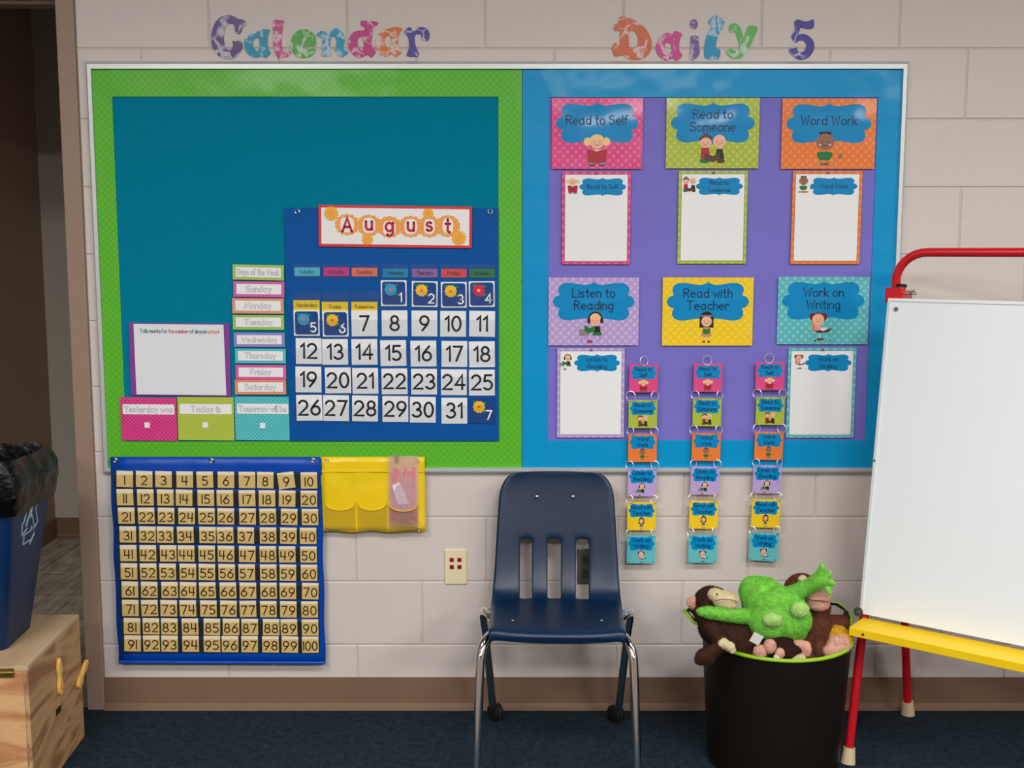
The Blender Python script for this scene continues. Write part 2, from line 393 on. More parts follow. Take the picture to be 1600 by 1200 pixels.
def carpet():
    m, nt, p = base('carpet'); L = nt.links
    tc = node(nt, 'ShaderNodeTexCoord')
    n = node(nt, 'ShaderNodeTexNoise'); n.inputs['Scale'].default_value = 160; n.inputs['Detail'].default_value = 3; L.new(tc.outputs['Object'], n.inputs['Vector'])
    n2 = node(nt, 'ShaderNodeTexNoise'); n2.inputs['Scale'].default_value = 45; n2.inputs['Detail'].default_value = 4; L.new(tc.outputs['Object'], n2.inputs['Vector'])
    cr = node(nt, 'ShaderNodeValToRGB'); e = cr.color_ramp.elements
    e[0].position = .3; e[0].color = C(14, 21, 26); e[1].position = .62; e[1].color = C(38, 53, 63)
    q = e.new(.75); q.color = C(74, 88, 92)
    av = node(nt, 'ShaderNodeMix', data_type='RGBA'); av.inputs[0].default_value = .4; L.new(n.outputs['Fac'], av.inputs[6]); L.new(n2.outputs['Fac'], av.inputs[7])
    L.new(av.outputs[2], cr.inputs[0]); L.new(cr.outputs[0], p.inputs['Base Color']); p.inputs['Roughness'].default_value = 1; p.inputs['Specular IOR Level'].default_value = .1
    b = node(nt, 'ShaderNodeBump'); b.inputs['Distance'].default_value = .006; L.new(n.outputs['Fac'], b.inputs['Height']); L.new(b.outputs[0], p.inputs['Normal'])
    return m
m = MB(); m.box((-2.75, -5, -.05), (XR, D + .01, 0), carpet()); tag(m.build('floor'), kind='structure')
m = MB(); m.box((-2.75, -5, CEIL), (XR, D + .2, CEIL + .05), mat('ceiling_tile', C(205, 205, 200, .9), .9, bump=.4, bscale=90)); tag(m.build('ceiling'), kind='structure')
wp = mat('wall_paint', C(140, 128, 118), .6)
m = MB(); m.box((-2.85, -5, 0), (-2.75, D + .2, CEIL), wp); tag(m.build('wall_left'), kind='structure')
m = MB(); m.box((XR, -5, 0), (XR + .1, D + .2, CEIL), wp); tag(m.build('wall_right'), kind='structure')
m = MB(); m.box((-2.75, -5.1, 0), (XR, -5, CEIL), wp); tag(m.build('wall_front'), kind='structure')
# hallway behind the opening
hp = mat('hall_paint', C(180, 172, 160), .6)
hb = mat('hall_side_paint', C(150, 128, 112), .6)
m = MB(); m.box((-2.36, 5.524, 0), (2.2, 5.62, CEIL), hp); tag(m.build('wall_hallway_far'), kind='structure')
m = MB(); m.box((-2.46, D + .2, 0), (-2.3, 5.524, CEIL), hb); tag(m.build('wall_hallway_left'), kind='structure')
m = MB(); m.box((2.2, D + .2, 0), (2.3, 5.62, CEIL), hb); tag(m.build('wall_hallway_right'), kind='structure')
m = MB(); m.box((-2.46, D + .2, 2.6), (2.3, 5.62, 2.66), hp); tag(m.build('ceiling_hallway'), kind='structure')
def hallfloor():
    m, nt, p = base('vinyl_tile'); L = nt.links
    tc = node(nt, 'ShaderNodeTexCoord'); mp = node(nt, 'ShaderNodeMapping'); mp.inputs['Scale'].default_value = (1, .25, 1); mp.inputs['Rotation'].default_value = (0, 0, .5)
    L.new(tc.outputs['Object'], mp.inputs[0])
    n = node(nt, 'ShaderNodeTexNoise'); n.inputs['Scale'].default_value = 28; n.inputs['Detail'].default_value = 4; L.new(mp.outputs[0], n.inputs['Vector'])
    br = node(nt, 'ShaderNodeTexBrick'); br.offset = 0; br.inputs['Scale'].default_value = 3.28; br.inputs['Brick Width'].default_value = 1; br.inputs['Row Height'].default_value = 1; br.inputs['Mortar Size'].default_value = .008
    L.new(tc.outputs['Object'], br.inputs[0])
    br.inputs['Color1'].default_value = C(190, 180, 165); br.inputs['Color2'].default_value = C(178, 168, 154); br.inputs['Mortar'].default_value = C(90, 85, 78)
    mx = node(nt, 'ShaderNodeMix', data_type='RGBA', blend_type='MULTIPLY'); mx.inputs[0].default_value = .7
    L.new(br.outputs[0], mx.inputs[6])
    cr = node(nt, 'ShaderNodeValToRGB'); cr.color_ramp.elements[0].color = (.35, .33, .3, 1); cr.color_ramp.elements[1].color = (1, 1, 1, 1); cr.color_ramp.elements[0].position = .35; cr.color_ramp.elements[1].position = .65
    L.new(n.outputs['Fac'], cr.inputs[0]); L.new(cr.outputs[0], mx.inputs[7]); L.new(mx.outputs[2], p.inputs['Base Color']); p.inputs['Roughness'].default_value = .45
    return m
m = MB(); m.box((-2.46, D + .01, -.05), (2.3, 5.62, 0), hallfloor()); tag(m.build('floor_hallway'), kind='structure')
# cove baseboards
cove = mat('vinyl_cove_base', C(116, 91, 74), .45, var=.05)
def cove_base(name, x0, x1, y, hgt=.103, dirx=True):
    m = MB(); pr = [(0, hgt), (-.003, hgt), (-.004, .02), (-.008, .008), (-.018, .0), (0, 0)]
    vs = []
    for xx in (x0, x1): vs += [(xx, y + a, b + .0005) if dirx else (y - a, xx, b + .0005) for a, b in pr]
    n = len(pr); m.add(vs, [(i, (i + 1) % n, (i + 1) % n + n, i + n) for i in range(n)] + [tuple(range(n)), tuple(range(2 * n - 1, n - 1, -1))], cove)
    return tag(m.build(name), kind='structure')
cove_base('baseboard_back', -1.283, XR - .002, D - .0015)
cove_base('baseboard_hallway_far', -2.298, 2.19, 5.523)
m = MB(); m.box((-2.299, D + .21, .0005), (-2.292, 5.515, .103), cove); tag(m.build('baseboard_hallway_left'), kind='structure')
# door frame: tan painted steel, jamb, header and the stop set back inside
fm = mat('door_frame_paint', C(142, 119, 104), .4, bump=.15, bscale=60)
m = MB()
m.box((-1.337, D - .012, 0), (-1.284, D + .19, 2.235), fm)
m.box((-1.352, D + .05, 0), (-1.337, D + .10, 2.18), fm)
m.box((-2.36, D - .012, 0), (-2.307, D + .19, 2.235), fm)
m.box((-2.307, D - .012, 2.182), (-1.337, D + .19, 2.235), fm)
m.box((-2.307, D + .05, 2.166), (-1.352, D + .10, 2.182), fm)
tag(m.build('door_1', bevel=.002), kind='structure')
# ------------------------------------------------------------ bulletin board
alu = mat('frame_aluminium', C(192, 196, 195), .42, metal=.45, spec=.6)
bTL = on(132, 99, .02); bBR = on(1393, 737, .02)
bx0, bx1, bz0, bz1 = bTL.x, 1.169, .757, 1.991
bx0 = -1.256
W2 = bx1 - bx0
board = empty('bulletin_board', ((bx0 + bx1) / 2, D, bz0), 'long white-framed bulletin board, green-bordered teal half and blue-bordered purple half', 'board')
cx0 = (bx0 + bx1) / 2
def bpart(name, x0, x1, z0, z1, y0, y1, m_, bevel=0, label=None):
    q = MB(); q.box((x0 - cx0, -y1, z0 - bz0), (x1 - cx0, -y0, z1 - bz0), m_); o = q.build(name, board, bevel=bevel)
    if label: o['label'] = label
    return o
FW = .024
def rail(side):
    # rounded aluminium rail with a chamfer towards the outside and mitred ends
    q = MB(); yo = -.024; wd = {'t': FW, 'b': .020, 'l': .02, 'r': .02}
    vs = []
    pr = [(0, -.001), (0, -.010), (.45, yo), (1, yo), (1, -.001)]
    for e in (0, 1):
        for t, y in pr:
            if side in 'tb':
                z = bz1 - t * FW if side == 't' else bz0 + t * .020
                x = bx0 + t * .02 if e == 0 else bx1 - t * .02
            else:
                x = bx0 + t * .02 if side == 'l' else bx1 - t * .02
                z = bz0 + t * .020 if e == 0 else bz1 - t * FW
            vs.append((x - cx0, y, z - bz0))
    n = 5; q.add(vs, [(i, (i + 1) % n, (i + 1) % n + n, i + n) for i in range(n)] + [tuple(range(n)), tuple(range(2 * n - 1, n - 1, -1))], alu)
    me = q.build('frame_rail', board).data
    b = bmesh.new(); b.from_mesh(me); bmesh.ops.recalc_face_normals(b, faces=b.faces); b.to_mesh(me); b.free()
for sd_ in 'tblr': rail(sd_)
xm = on(816, 400, .016).x
teal = mat('teal_fabric', C(0, 116, 144), .9, spec=.08, bump=.5, bscale=350, var=.06, vscale=60)
purp = mat('purple_paper', C(112, 106, 186), .5, spec=.2, var=.04, vscale=4, wavy=.006)
blu = mat('blue_border_paper', C(0, 138, 192), .4, coat=.08, spec=.2, var=.03, vscale=6, wavy=.004)
gre = dots('green_border_paper', C(80, 166, 34), C(94, 176, 50), .0145, .3, .4, .15, .004, .15)
ix0, ix1, iz0, iz1 = bx0 + .02, bx1 - .02, bz0 + .020, bz1 - FW
bpart('backing_panel', ix0, xm - .0005, iz0, iz1, .001, .012, teal, label='teal fabric panel of the left half')
bpart('backing_paper', xm + .0005, ix1, iz0, iz1, .001, .012, purp, label='purple paper of the right half')
gl = on(185, 400, .016).x; gt = on(400, 151, .016).z; gr = on(779, 400, .016).x; gb = on(700, 690, .016).z
bpart('border_strip', ix0, gl, iz0, iz1, .0125, .0145, gre, label='green dotted border strip')
bpart('border_strip', gr, xm - .001, iz0, iz1, .0125, .0145, gre, label='green dotted border strip')
bpart('border_strip', gl - .003, gr + .003, gt, iz1, .0147, .0160, gre, label='green dotted border strip')
bpart('border_strip', gl - .003, gr + .003, iz0, gb, .0147, .0160, gre, label='green dotted border strip')
ul = on(857, 400, .016).x; ut = on(900, 152, .016).z; ur = on(1367, 300, .016).x; ub = on(900, 688, .016).z
bpart('border_strip', xm + .001, ul, iz0, iz1, .0125, .0145, blu, label='plain blue border strip')
bpart('border_strip', ur, ix1, iz0, iz1, .0125, .0145, blu, label='plain blue border strip')
bpart('border_strip', ul - .003, ur + .003, ut, iz1, .0147, .0160, blu, label='plain blue border strip')
bpart('border_strip', ul - .003, ur + .003, iz0, ub, .0147, .0160, blu, label='plain blue border strip')
# ------------------------------------------------------------ cut-out letters above the board
CR = {'A': (320, 10, 8.889), 'B': (490, 10, 8), 'C': (950, 10, 10), 'D': (1110, 10, 8.889), 'E': (920, 0, 4)}
LET = [
 ('C', 'A', 'purple', (84, 62, 118), [[(580,225),(555,268),(525,290),(510,350),(470,385),(425,350),(410,260),(350,240),(290,290),(265,400),(270,500),(300,580),(360,610),(395,530),(380,482),(430,485),(480,475),(525,510),(510,590),(470,670),(390,725),(300,728),(200,690),(130,620),(95,520),(90,400),(115,290),(170,190),(250,135),(340,120),(430,150),(450,170),(515,180)]]),
 ('a', 'A', 'teal blue', (18, 130, 160), [[(820,315),(900,330),(890,370),(875,430),(870,520),(880,590),(915,640),(890,680),(840,715),(790,690),(700,715),(620,680),(570,620),(550,530),(560,440),(610,380),(680,345),(760,345),(790,320)],[(730,430),(755,480),(760,560),(740,620),(700,600),(670,540),(680,470)]]),
 ('l', 'A', 'pink', (180, 62, 120), [[(950,195),(1100,200),(1085,260),(1075,350),(1065,470),(1065,550),(1085,615),(1125,640),(1160,615),(1195,630),(1160,690),(1060,718),(990,680),(965,600),(950,520),(950,350)]]),
 ('e', 'A', 'green', (70, 155, 60), [[(1385,315),(1470,345),(1530,400),(1545,470),(1532,545),(1440,552),(1375,556),(1372,580),(1440,588),(1525,588),(1528,640),(1460,700),(1380,718),(1280,695),(1210,620),(1195,530),(1205,440),(1260,360),(1320,325)],[(1385,415),(1412,435),(1395,480),(1365,515),(1348,470)]]),
 ('n', 'B', 'light blue', (25, 140, 175), [[(35,350),(100,305),(160,330),(190,360),(230,300),(290,270),(350,310),(385,380),(380,480),(365,540),(435,565),(400,610),(345,635),(290,590),(265,540),(285,460),(275,395),(240,375),(212,410),(205,500),(215,560),(210,615),(95,620),(110,560),(110,470),(105,400),(60,380)]]),
 ('d', 'B', 'magenta', (180, 55, 120), [[(595,180),(690,185),(800,190),(790,235),(745,260),(735,340),(725,440),(735,510),(775,570),(720,640),(670,605),(580,645),(500,610),(445,530),(435,440),(470,350),(540,305),(625,300),(640,260),(595,240)],[(590,380),(622,430),(628,500),(610,555),(570,520),(550,460),(560,400)]]),
 ('a', 'B', 'orange', (200, 110, 60), [[(1010,255),(1110,275),(1075,330),(1055,430),(1065,520),(1100,570),(1030,630),(980,595),(900,625),(820,590),(780,510),(775,420),(810,340),(870,290),(950,275)],[(930,365),(965,400),(970,480),(945,530),(910,510),(890,450),(895,395)]]),
 ('r', 'B', 'violet', (84, 72, 142), [[(1130,320),(1200,255),(1255,310),(1310,265),(1380,260),(1435,300),(1450,370),(1425,430),(1350,410),(1345,355),(1300,345),(1265,370),(1265,450),(1290,540),(1315,620),(1165,620),(1190,530),(1190,420),(1170,370)]]),
 ('D', 'C', 'rust orange', (190, 92, 52), [[(240,140),(280,175),(380,195),(470,250),(560,320),(640,430),(685,560),(670,690),(600,780),(500,830),(400,835),(290,815),(235,765),(100,775),(70,640),(110,570),(180,600),(185,440),(190,390),(95,370),(95,280),(160,270),(165,190)],[(360,375),(420,400),(465,480),(465,580),(440,650),(340,650),(325,520),(330,420)]]),
 ('a', 'C', 'deep pink', (185, 55, 125), [[(1050,385),(1155,430),(1130,500),(1110,600),(1115,690),(1160,770),(1070,850),(1010,810),(920,845),(820,800),(760,720),(750,600),(800,500),(870,430),(960,415),(1000,440)],[(930,560),(980,600),(1000,680),(960,735),(910,690),(885,610)]]),
 ('i', 'C', 'plum', (105, 75, 135), [[(1295,475),(1345,455),(1415,480),(1420,600),(1430,740),(1350,825),(1265,815),(1285,700),(1290,580)]]),
 ('l', 'E', 'bright blue', (0, 132, 175), [[(788,95),(848,135),(820,200),(800,250),(795,300),(820,310),(812,365),(730,365),(722,300),(735,230),(765,165),(745,140)]]),
 ('y', 'D', 'leaf green', (85, 165, 75), [[(265,260),(330,230),(400,270),(430,330),(448,400),(470,440),(500,340),(540,270),(655,290),(610,420),(550,550),(450,700),(330,725),(250,680),(215,620),(260,580),(330,610),(400,620),(400,530),(370,430),(340,350),(280,375),(260,310)]]),
 ('5', 'D', 'indigo', (70, 62, 140), [[(1210,180),(1290,205),(1360,205),(1430,180),(1435,290),(1360,315),(1260,295),(1240,330),(1225,390),(1290,380),(1380,420),(1440,510),(1430,620),(1360,710),(1260,745),(1160,700),(1090,605),(1185,555),(1210,610),(1260,640),(1320,600),(1330,530),(1290,475),(1230,475),(1180,505),(1125,430),(1140,370),(1175,330),(1165,230)]]),
]
amts = [.9, .9, .9, .35, 1, 1.4, 1.6, 2.2, .8, .8, .9, .9, .8, 3]
for i, (ch, cr, cn, rgb, loops) in enumerate(LET):
    ox, oy, sc = CR[cr]
    W_ = [[on(ox + a / sc, oy + b / sc, .003) for a, b in l] for l in loops]
    if ch == 'i': W_.append([on(1084 + 6.2 * math.cos(t * math.pi / 8), 37.8 + 7.8 * math.sin(t * math.pi / 8), .003) for t in range(16)])
    zz = min(p.z for l in W_ for p in l); xx = sum(p.x for p in W_[0]) / len(W_[0])
    q = MB(); tm = tiedye_glare('tie_dye_glare_' + cn.replace(' ', '_'), C(*rgb), i * 3.7, 1 / amts[i] if amts[i] > 1 else amts[i])
    LL = [sm2([(p.x - xx, p.z - zz) for p in l], 3) for l in W_]
    if ch == 'i': q.poly([LL[0]], tm, -.0015, .0015); q.poly([LL[1]], tm, -.0015, .0015)
    else: q.poly(LL, tm, -.0015, .0015)
    word = 'Calendar' if i < 8 else 'Daily 5'
    what = ('cut-out numeral 5' if ch == '5' else f'cut-out letter {ch}')
    tag(q.build('cutout_letter', loc=(xx, D - .0022, zz)), f'{cn} tie-dye {what} in the word {word} above the board' if ch != '5' else 'indigo cut-out numeral 5 after the word Daily above the board', 'letter', 'cut-out letters above the board')
# ------------------------------------------------------------ flat paper things
white = mat('white_card', C(222, 222, 222), .4, spec=.4)
ink = mat('black_ink', C(22, 24, 30), .5)
grayink = mat('pale_grey_ink', C(160, 162, 165), .5)
def frame_of(px0, py0, px1, py1, off):
    """world rectangle of a pixel box seen on the sheet plane: centre x, bottom z, width, height"""
    pm = (py0 + py1) / 2; l = on(px0, pm, off); r = on(px1, pm, off); c = (px0 + px1) / 2
    t = on(c, py0, off); b = on(c, py1, off); return (l.x + r.x) / 2, b.z, r.x - l.x, t.z - b.z
def sheet(name, px0, py0, px1, py1, off, m_, th=.0012, label=None, cat=None, group=None, rot=0):
    x, z, w_, h_ = frame_of(px0, py0, px1, py1, off); q = MB(); q.box((-w_ / 2, 0, 0), (w_ / 2, th, h_), m_)
    q.layer = -.00004
    o = q.build(name, loc=(x, D - off, z), rot=(0, math.radians(rot), 0)); tag(o, label, cat, group); o['wh'] = (w_, h_)
    return o, w_, h_
def sub(name, parent, fn, y=-.00004, label=None):
    q = MB(); q.layer = y; fn(q); o = q.build(name, parent)
    if label: o['label'] = label
    return o
def wp_(): pass
# plaque outline (quarter mirrored)
QP = [(0, 143), (10, 128), (32, 120), (62, 116), (110, 123), (160, 131), (200, 130), (230, 117), (245, 95), (245, 70), (235, 46), (262, 37), (278, 18), (284, 0)]
def plaque(cx, cz, w_, h_):
    a = [(x / 284 * w_ / 2, y / 143 * h_ / 2) for x, y in QP]
    r = [(x, y) for x, y in a] + [(x, -y) for x, y in a[-2::-1]]
    l = [(-x, y) for x, y in r[-2:0:-1]]
    return [(cx + x, cz + y) for x, y in r + l][::-1]
pk = mat('plaque_blue_print', C(0, 128, 184), .35, coat=.3, wavy=.006, spec=.2)
skin = mat('print_skin', C(228, 172, 142), .3, coat=.6); dskin = mat('print_dark_skin', C(140, 98, 76), .3, coat=.6)
blond = mat('print_blond', C(226, 190, 120), .3, coat=.6); blk = mat('print_black', C(32, 28, 28), .3, coat=.6)
redp = mat('print_red', C(165, 30, 45), .3, coat=.6); grn = mat('print_green', C(30, 110, 50), .3, coat=.6)
brn = mat('print_brown', C(82, 50, 38), .3, coat=.6); gryp = mat('print_grey', C(135, 120, 125), .3, coat=.6)
wht = mat('print_white', C(225, 220, 222), .3, coat=.6); rdh = mat('print_auburn', C(110, 30, 35), .3, coat=.6)
pnk = mat('print_rose', C(222, 150, 150), .3, coat=.6); tanp = mat('print_tan', C(190, 130, 90), .3, coat=.6)
def face(q, cx, cz, r):
    for s_ in (-1, 1): q.ell(cx + s_ * r * .38, cz + r * .05, r * .07, r * .1, blk, 8); q.ell(cx + s_ * r * .6, cz - r * .25, r * .18, r * .13, pnk, 8)
    q.layer -= .00003; ribbon(q, [(cx + a * r, cz + b * r) for a, b in A(0, -.2, .28, .22, 200, 340, 5)], r * .07, blk, q.layer)
def kid(q, kind, cx, cz, u):          # u = head radius; cz = height of the head centre
    E = lambda x, z, rx, rz, m_, n=14: q.ell(cx + x * u, cz + z * u, rx * u, rz * u, m_, n)
    P = lambda pts, m_: q.poly([[(cx + x * u, cz + z * u) for x, z in pts]], m_)
    if kind == 'self':
        E(-1.35, .1, .55, .6, blond); E(1.35, .1, .55, .6, blond); E(0, .35, 1.02, .8, blond); E(0, 0, .98, .95, skin); E(0, .75, .8, .32, blond)
        E(-.75, -3.05, .55, .3, blk); E(.75, -3.05, .55, .3, blk); E(-.75, -2.95, .5, .26, gryp); E(.75, -2.95, .5, .26, gryp)
        P([(-1.45, -1.0), (-.75, -.95), (0, -1.35), (.75, -.95), (1.45, -1.0), (1.3, -2.75), (0, -3.0), (-1.3, -2.75)], redp)
        P([(-1.1, -.9), (0, -1.25), (1.1, -.9), (0, -1.1)], wht)
        face(q, cx, cz, u)
    elif kind == 'someone':
        E(-.95, .45, .95, .62, brn); P([(-1.15, .9), (-1.55, 1.6), (-.95, 1.15), (-.45, 1.6), (-.75, .9)], brn); E(-.95, -.1, .85, .75, skin)
        E(1.0, .1, .92, .95, skin); P([(-1.6, -.8), (-.5, -.8), (-.3, -2.3), (-1.7, -2.3)], redp); P([(.6, -1.0), (1.5, -1.0), (1.75, -2.4), (.4, -2.6)], blk)
        E(-1.1, -2.65, .75, .4, grn); E(1.25, -2.7, .6, .35, brn); P([(-1.1, -1.6), (.1, -2.0), (1.1, -1.5), (1.1, -2.4), (.1, -2.9), (-1.1, -2.5)], brn)
        face(q, cx - .95 * u, cz - .15 * u, u * .85); face(q, cx + 1.0 * u, cz + .05 * u, u * .9)
    elif kind == 'word':
        P([(-.65, .8), (.65, .8), (.72, 1.3), (-.72, 1.3)], blk); E(0, .1, 1.12, 1.0, dskin)
        P([(-.4, -1.05), (.4, -1.05), (.95, -1.2), (.95, -1.6), (.55, -2.1), (-.55, -2.1), (-.95, -1.6), (-.95, -1.2)], grn)
        for i in range(5): E(-1 + i * .5, -2.55, .24, .26, tanp, 8)
        q.layer -= .00003
        text(q, 'WorD', cx, cz - 2.68 * u, u * .32, u * .07, blk)
        E(1.9, -1.6, .3, .3, dskin, 8); face(q, cx, cz, u)
    elif kind == 'listen':
        E(0, .25, 1.05, 1.0, blk); E(0, .1, .85, .9, blond); E(0, -.12, .8, .75, skin); E(-.95, -.1, .24, .45, blk); E(.95, -.1, .24, .45, blk)
        P([(-.2, -.9), (.7, -.9), (.8, -1.9), (-.3, -1.9)], blk); P([(-2.3, -1.3), (-1.2, -1.5), (-.9, -2.3), (-2.4, -2.3)], gryp)
        P([(-1.6, -.7), (-.8, -1.2), (0, -.8), (-.1, -1.7), (-1, -2.0), (-1.6, -1.6)], grn)
        P([(-.4, -1.9), (1.0, -1.8), (.9, -2.3), (-.4, -2.3)], grn); q.layer -= .00003
        for x_ in (-2, -1.1, .7): ribbon(q, [(cx + x_ * u, cz - 2.3 * u), (cx + x_ * u, cz - 3.1 * u)], .08 * u, gryp, q.layer)
        E(-.8, -3.2, .5, .2, redp, 10); face(q, cx, cz - .1 * u, u * .8)
    elif kind == 'teacher':
        E(0, .15, 1.05, 1.15, blk); P([(-1.0, 0), (1.0, 0), (1.05, -1.1), (-1.05, -1.1)], blk); E(0, -.2, .78, .78, skin); P([(-.9, .75), (.9, .75), (.8, .5), (-.8, .5)], gryp)
        P([(-.5, -1.05), (.5, -1.05), (.75, -2.4), (-.75, -2.4)], tanp); P([(-.55, -1.2), (0, -1.4), (.55, -1.2), (.5, -1.9), (0, -2.1), (-.5, -1.9)], grn)
        q.layer -= .00003
        for x_ in (-.3, .3): ribbon(q, [(cx + x_ * u, cz - 2.4 * u), (cx + x_ * u, cz - 3.1 * u)], .2 * u, skin, q.layer); 
        E(-.35, -3.2, .25, .12, brn, 8); E(.35, -3.2, .25, .12, brn, 8); face(q, cx, cz - .2 * u, u * .75)
    else:
        E(-.9, .35, .4, .6, rdh); E(.9, .35, .4, .6, rdh); E(0, .45, .9, .55, rdh); E(0, -.05, .9, .85, skin)
        P([(-1.0, -.3), (-.6, -.5), (-.4, -1.8), (-.9, -1.9)], tanp); P([(-.5, -.85), (.4, -.85), (.6, -1.7), (-.4, -1.8)], pnk)
        P([(-.6, -1.7), (1.0, -1.6), (2.2, -1.3), (1.6, -1.9), (.2, -2.1)], brn); P([(.3, -1.4), (.9, -1.2), (1.4, -1.5), (.7, -1.8)], wht)
        q.layer -= .00003; ribbon(q, [(cx + .3 * u, cz - 2.1 * u), (cx + .4 * u, cz - 2.9 * u)], .1 * u, wht, q.layer)
        E(.4, -3.0, .55, .22, brn, 10); E(-.4, -3.2, .15, .15, blk, 8); E(1.9, -3.2, .12, .12, blk, 8); face(q, cx, cz - .1 * u, u * .8)
POST = {
 'self': (['Read to Self'], dots('pink_dot_print', C(205, 58, 120), C(220, 92, 146), .0175, .33), 'pink', (862, 153, 1004, 264)),
 'someone': (['Read to', 'Someone'], dots('lime_dot_print', C(158, 172, 50), C(176, 188, 76), .0175, .33), 'lime green', (1041, 153, 1186, 263)),
 'word': (['Word Work'], dots('orange_dot_print', C(220, 112, 42), C(228, 130, 66), .0175, .33), 'orange', (1221.5, 154, 1368, 264)),
 'listen': (['Listen to', 'Reading'], dots('lilac_dot_print', C(172, 146, 196), C(190, 168, 208), .0175, .33), 'lilac', (857, 433.5, 998, 539.5)),
 'teacher': (['Read with', 'Teacher'], dots('yellow_dot_print', C(232, 188, 20), C(238, 200, 56), .0175, .33), 'yellow', (1035, 433.5, 1176.5, 540)),
 'writing': (['Work on', 'Writing'], dots('aqua_dot_print', C(84, 172, 178), C(114, 192, 192), .0175, .33), 'aqua', (1215, 432.5, 1357, 538)),
}
inkb = mat('navy_lettering_ink', C(14, 48, 84), .35, coat=.5)
KIDX = {'self': .5, 'someone': .5, 'word': .465, 'listen': .52, 'teacher': .49, 'writing': .45}
DESC = {'self': 'blond child holding a red book', 'someone': 'two children sharing a book', 'word': 'child in green shirt', 'listen': 'child wearing headphones at a desk', 'teacher': 'black-haired child holding a book', 'writing': 'auburn-haired child writing at a desk'}
for k, (lines, dm, cn, (a, b, c, d)) in POST.items():
    o, w_, h_ = sheet('picture_poster', a, b, c, d, .0195, dm, label=f'large {cn} dotted poster titled {" ".join(lines)}', cat='poster', group='large title posters on the purple half')
    sub('title_plaque', o, lambda q: q.poly([plaque(0, h_ * .645, w_ * .91, h_ * .605)], pk))
    def lt(q):
        if len(lines) == 1: text(q, lines[0], 0, h_ * .63, h_ * .125, h_ * .017, inkb, maxw=w_ * .68)
        else: text(q, lines[0], 0, h_ * .71, h_ * .125, h_ * .017, inkb); text(q, lines[1], 0, h_ * .53, h_ * .125, h_ * .017, inkb)
    sub('lettering', o, lt, -.0002)
    sub('child_picture', o, lambda q: kid(q, k, (KIDX[k] - .5) * w_, h_ * .375, h_ * (.12 if k == 'word' else .1)), -.0003)
SH = {'self': (878, 268, 985, 413), 'someone': (1059.5, 267, 1167, 412), 'word': (1237, 267, 1345.5, 412.5), 'listen': (870.5, 544, 975.5, 683.5), 'writing': (1230, 543.5, 1336, 684)}
bord = {}
for k, (a, b, c, d) in SH.items():
    lines, dm, cn, _ = POST[k]
    o, w_, h_ = sheet('list_sheet', a, b, c, d, .0195, dm, label=f'blank white sheet with {cn} border and small heading {" ".join(lines)}', cat='chart', group='blank bordered sheets below the posters')
    e = w_ * .045
    def wf(q): q.rect(-w_ / 2 + e - .001, w_ / 2 - e + .001, e - .001, h_ - e + .001, brn if k in ('self', 'word') else inkb); q.rect(-w_ / 2 + e, w_ / 2 - e, e, h_ - e, white)
    sub('writing_area', o, wf)
    sub('title_plaque', o, lambda q: q.poly([plaque(w_ * .09, h_ * .835, w_ * .685, h_ * .2)], pk), -.0002)
    def lt(q):
        if len(lines) == 1: text(q, lines[0], w_ * .09, h_ * .815, h_ * .046, h_ * .007, inkb)
        else: text(q, lines[0], w_ * .09, h_ * .853, h_ * .046, h_ * .007, inkb); text(q, lines[1], w_ * .09, h_ * .775, h_ * .046, h_ * .007, inkb)
    sub('lettering', o, lt, -.0003)
    sub('child_picture', o, lambda q: kid(q, k, -w_ * .345, h_ * .888, h_ * (.044 if k == 'word' else .038)), -.0003)
    q = MB(); cm = mat('push_pin_plastic', C(200, 200, 205) if k == 'listen' else C(60, 70, 90) if k == 'writing' else C(110, 60, 40) if k == 'word' else C(50, 90, 40) if k == 'someone' else C(150, 30, 90), .3)
    q.cyl((0, -.0005, h_ - .006), (0, -.006, h_ - .006), .003, cm, 10); q.build('push_pin', o)
# chains of small cards on metal rings
chrome = mat('chrome', C(235, 235, 238, .95), .08, metal=1)
steel = mat('nickel', C(200, 200, 200, .9), .25, metal=1)
def fx(cx, cy, ox=960, oy=550, s_=3.529): return ox + cx / s_, oy + cy / s_
ringm = mat('ring_wire', C(225, 225, 228), .35, metal=.7)
order = ['self', 'someone', 'word', 'listen', 'teacher', 'writing']
CH = [([160, 157, 155, 152, 149, 147], [145, 342, 529, 718, 906, 1088], (163, 50), 'hanging chain of six small picture cards nearest the blue chair'),
      ([515, 510, 505, 498, 491, 486], [142, 332, 523, 709, 897, 1085], (512, 45), 'middle hanging chain of six small picture cards'),
      ([857, 858, 850, 841, 833, 820], [133, 325, 517, 702, 890, 1074], (853, 35), 'hanging chain of six small picture cards nearest the whiteboard easel')]
OFFC = .031
smalldots = {k: dots('small_' + POST[k][2].replace(' ', '_') + '_dots', POST[k][1].node_tree.nodes['Mix'].inputs[6].default_value[:], POST[k][1].node_tree.nodes['Mix'].inputs[7].default_value[:], .006, .3) for k in order}
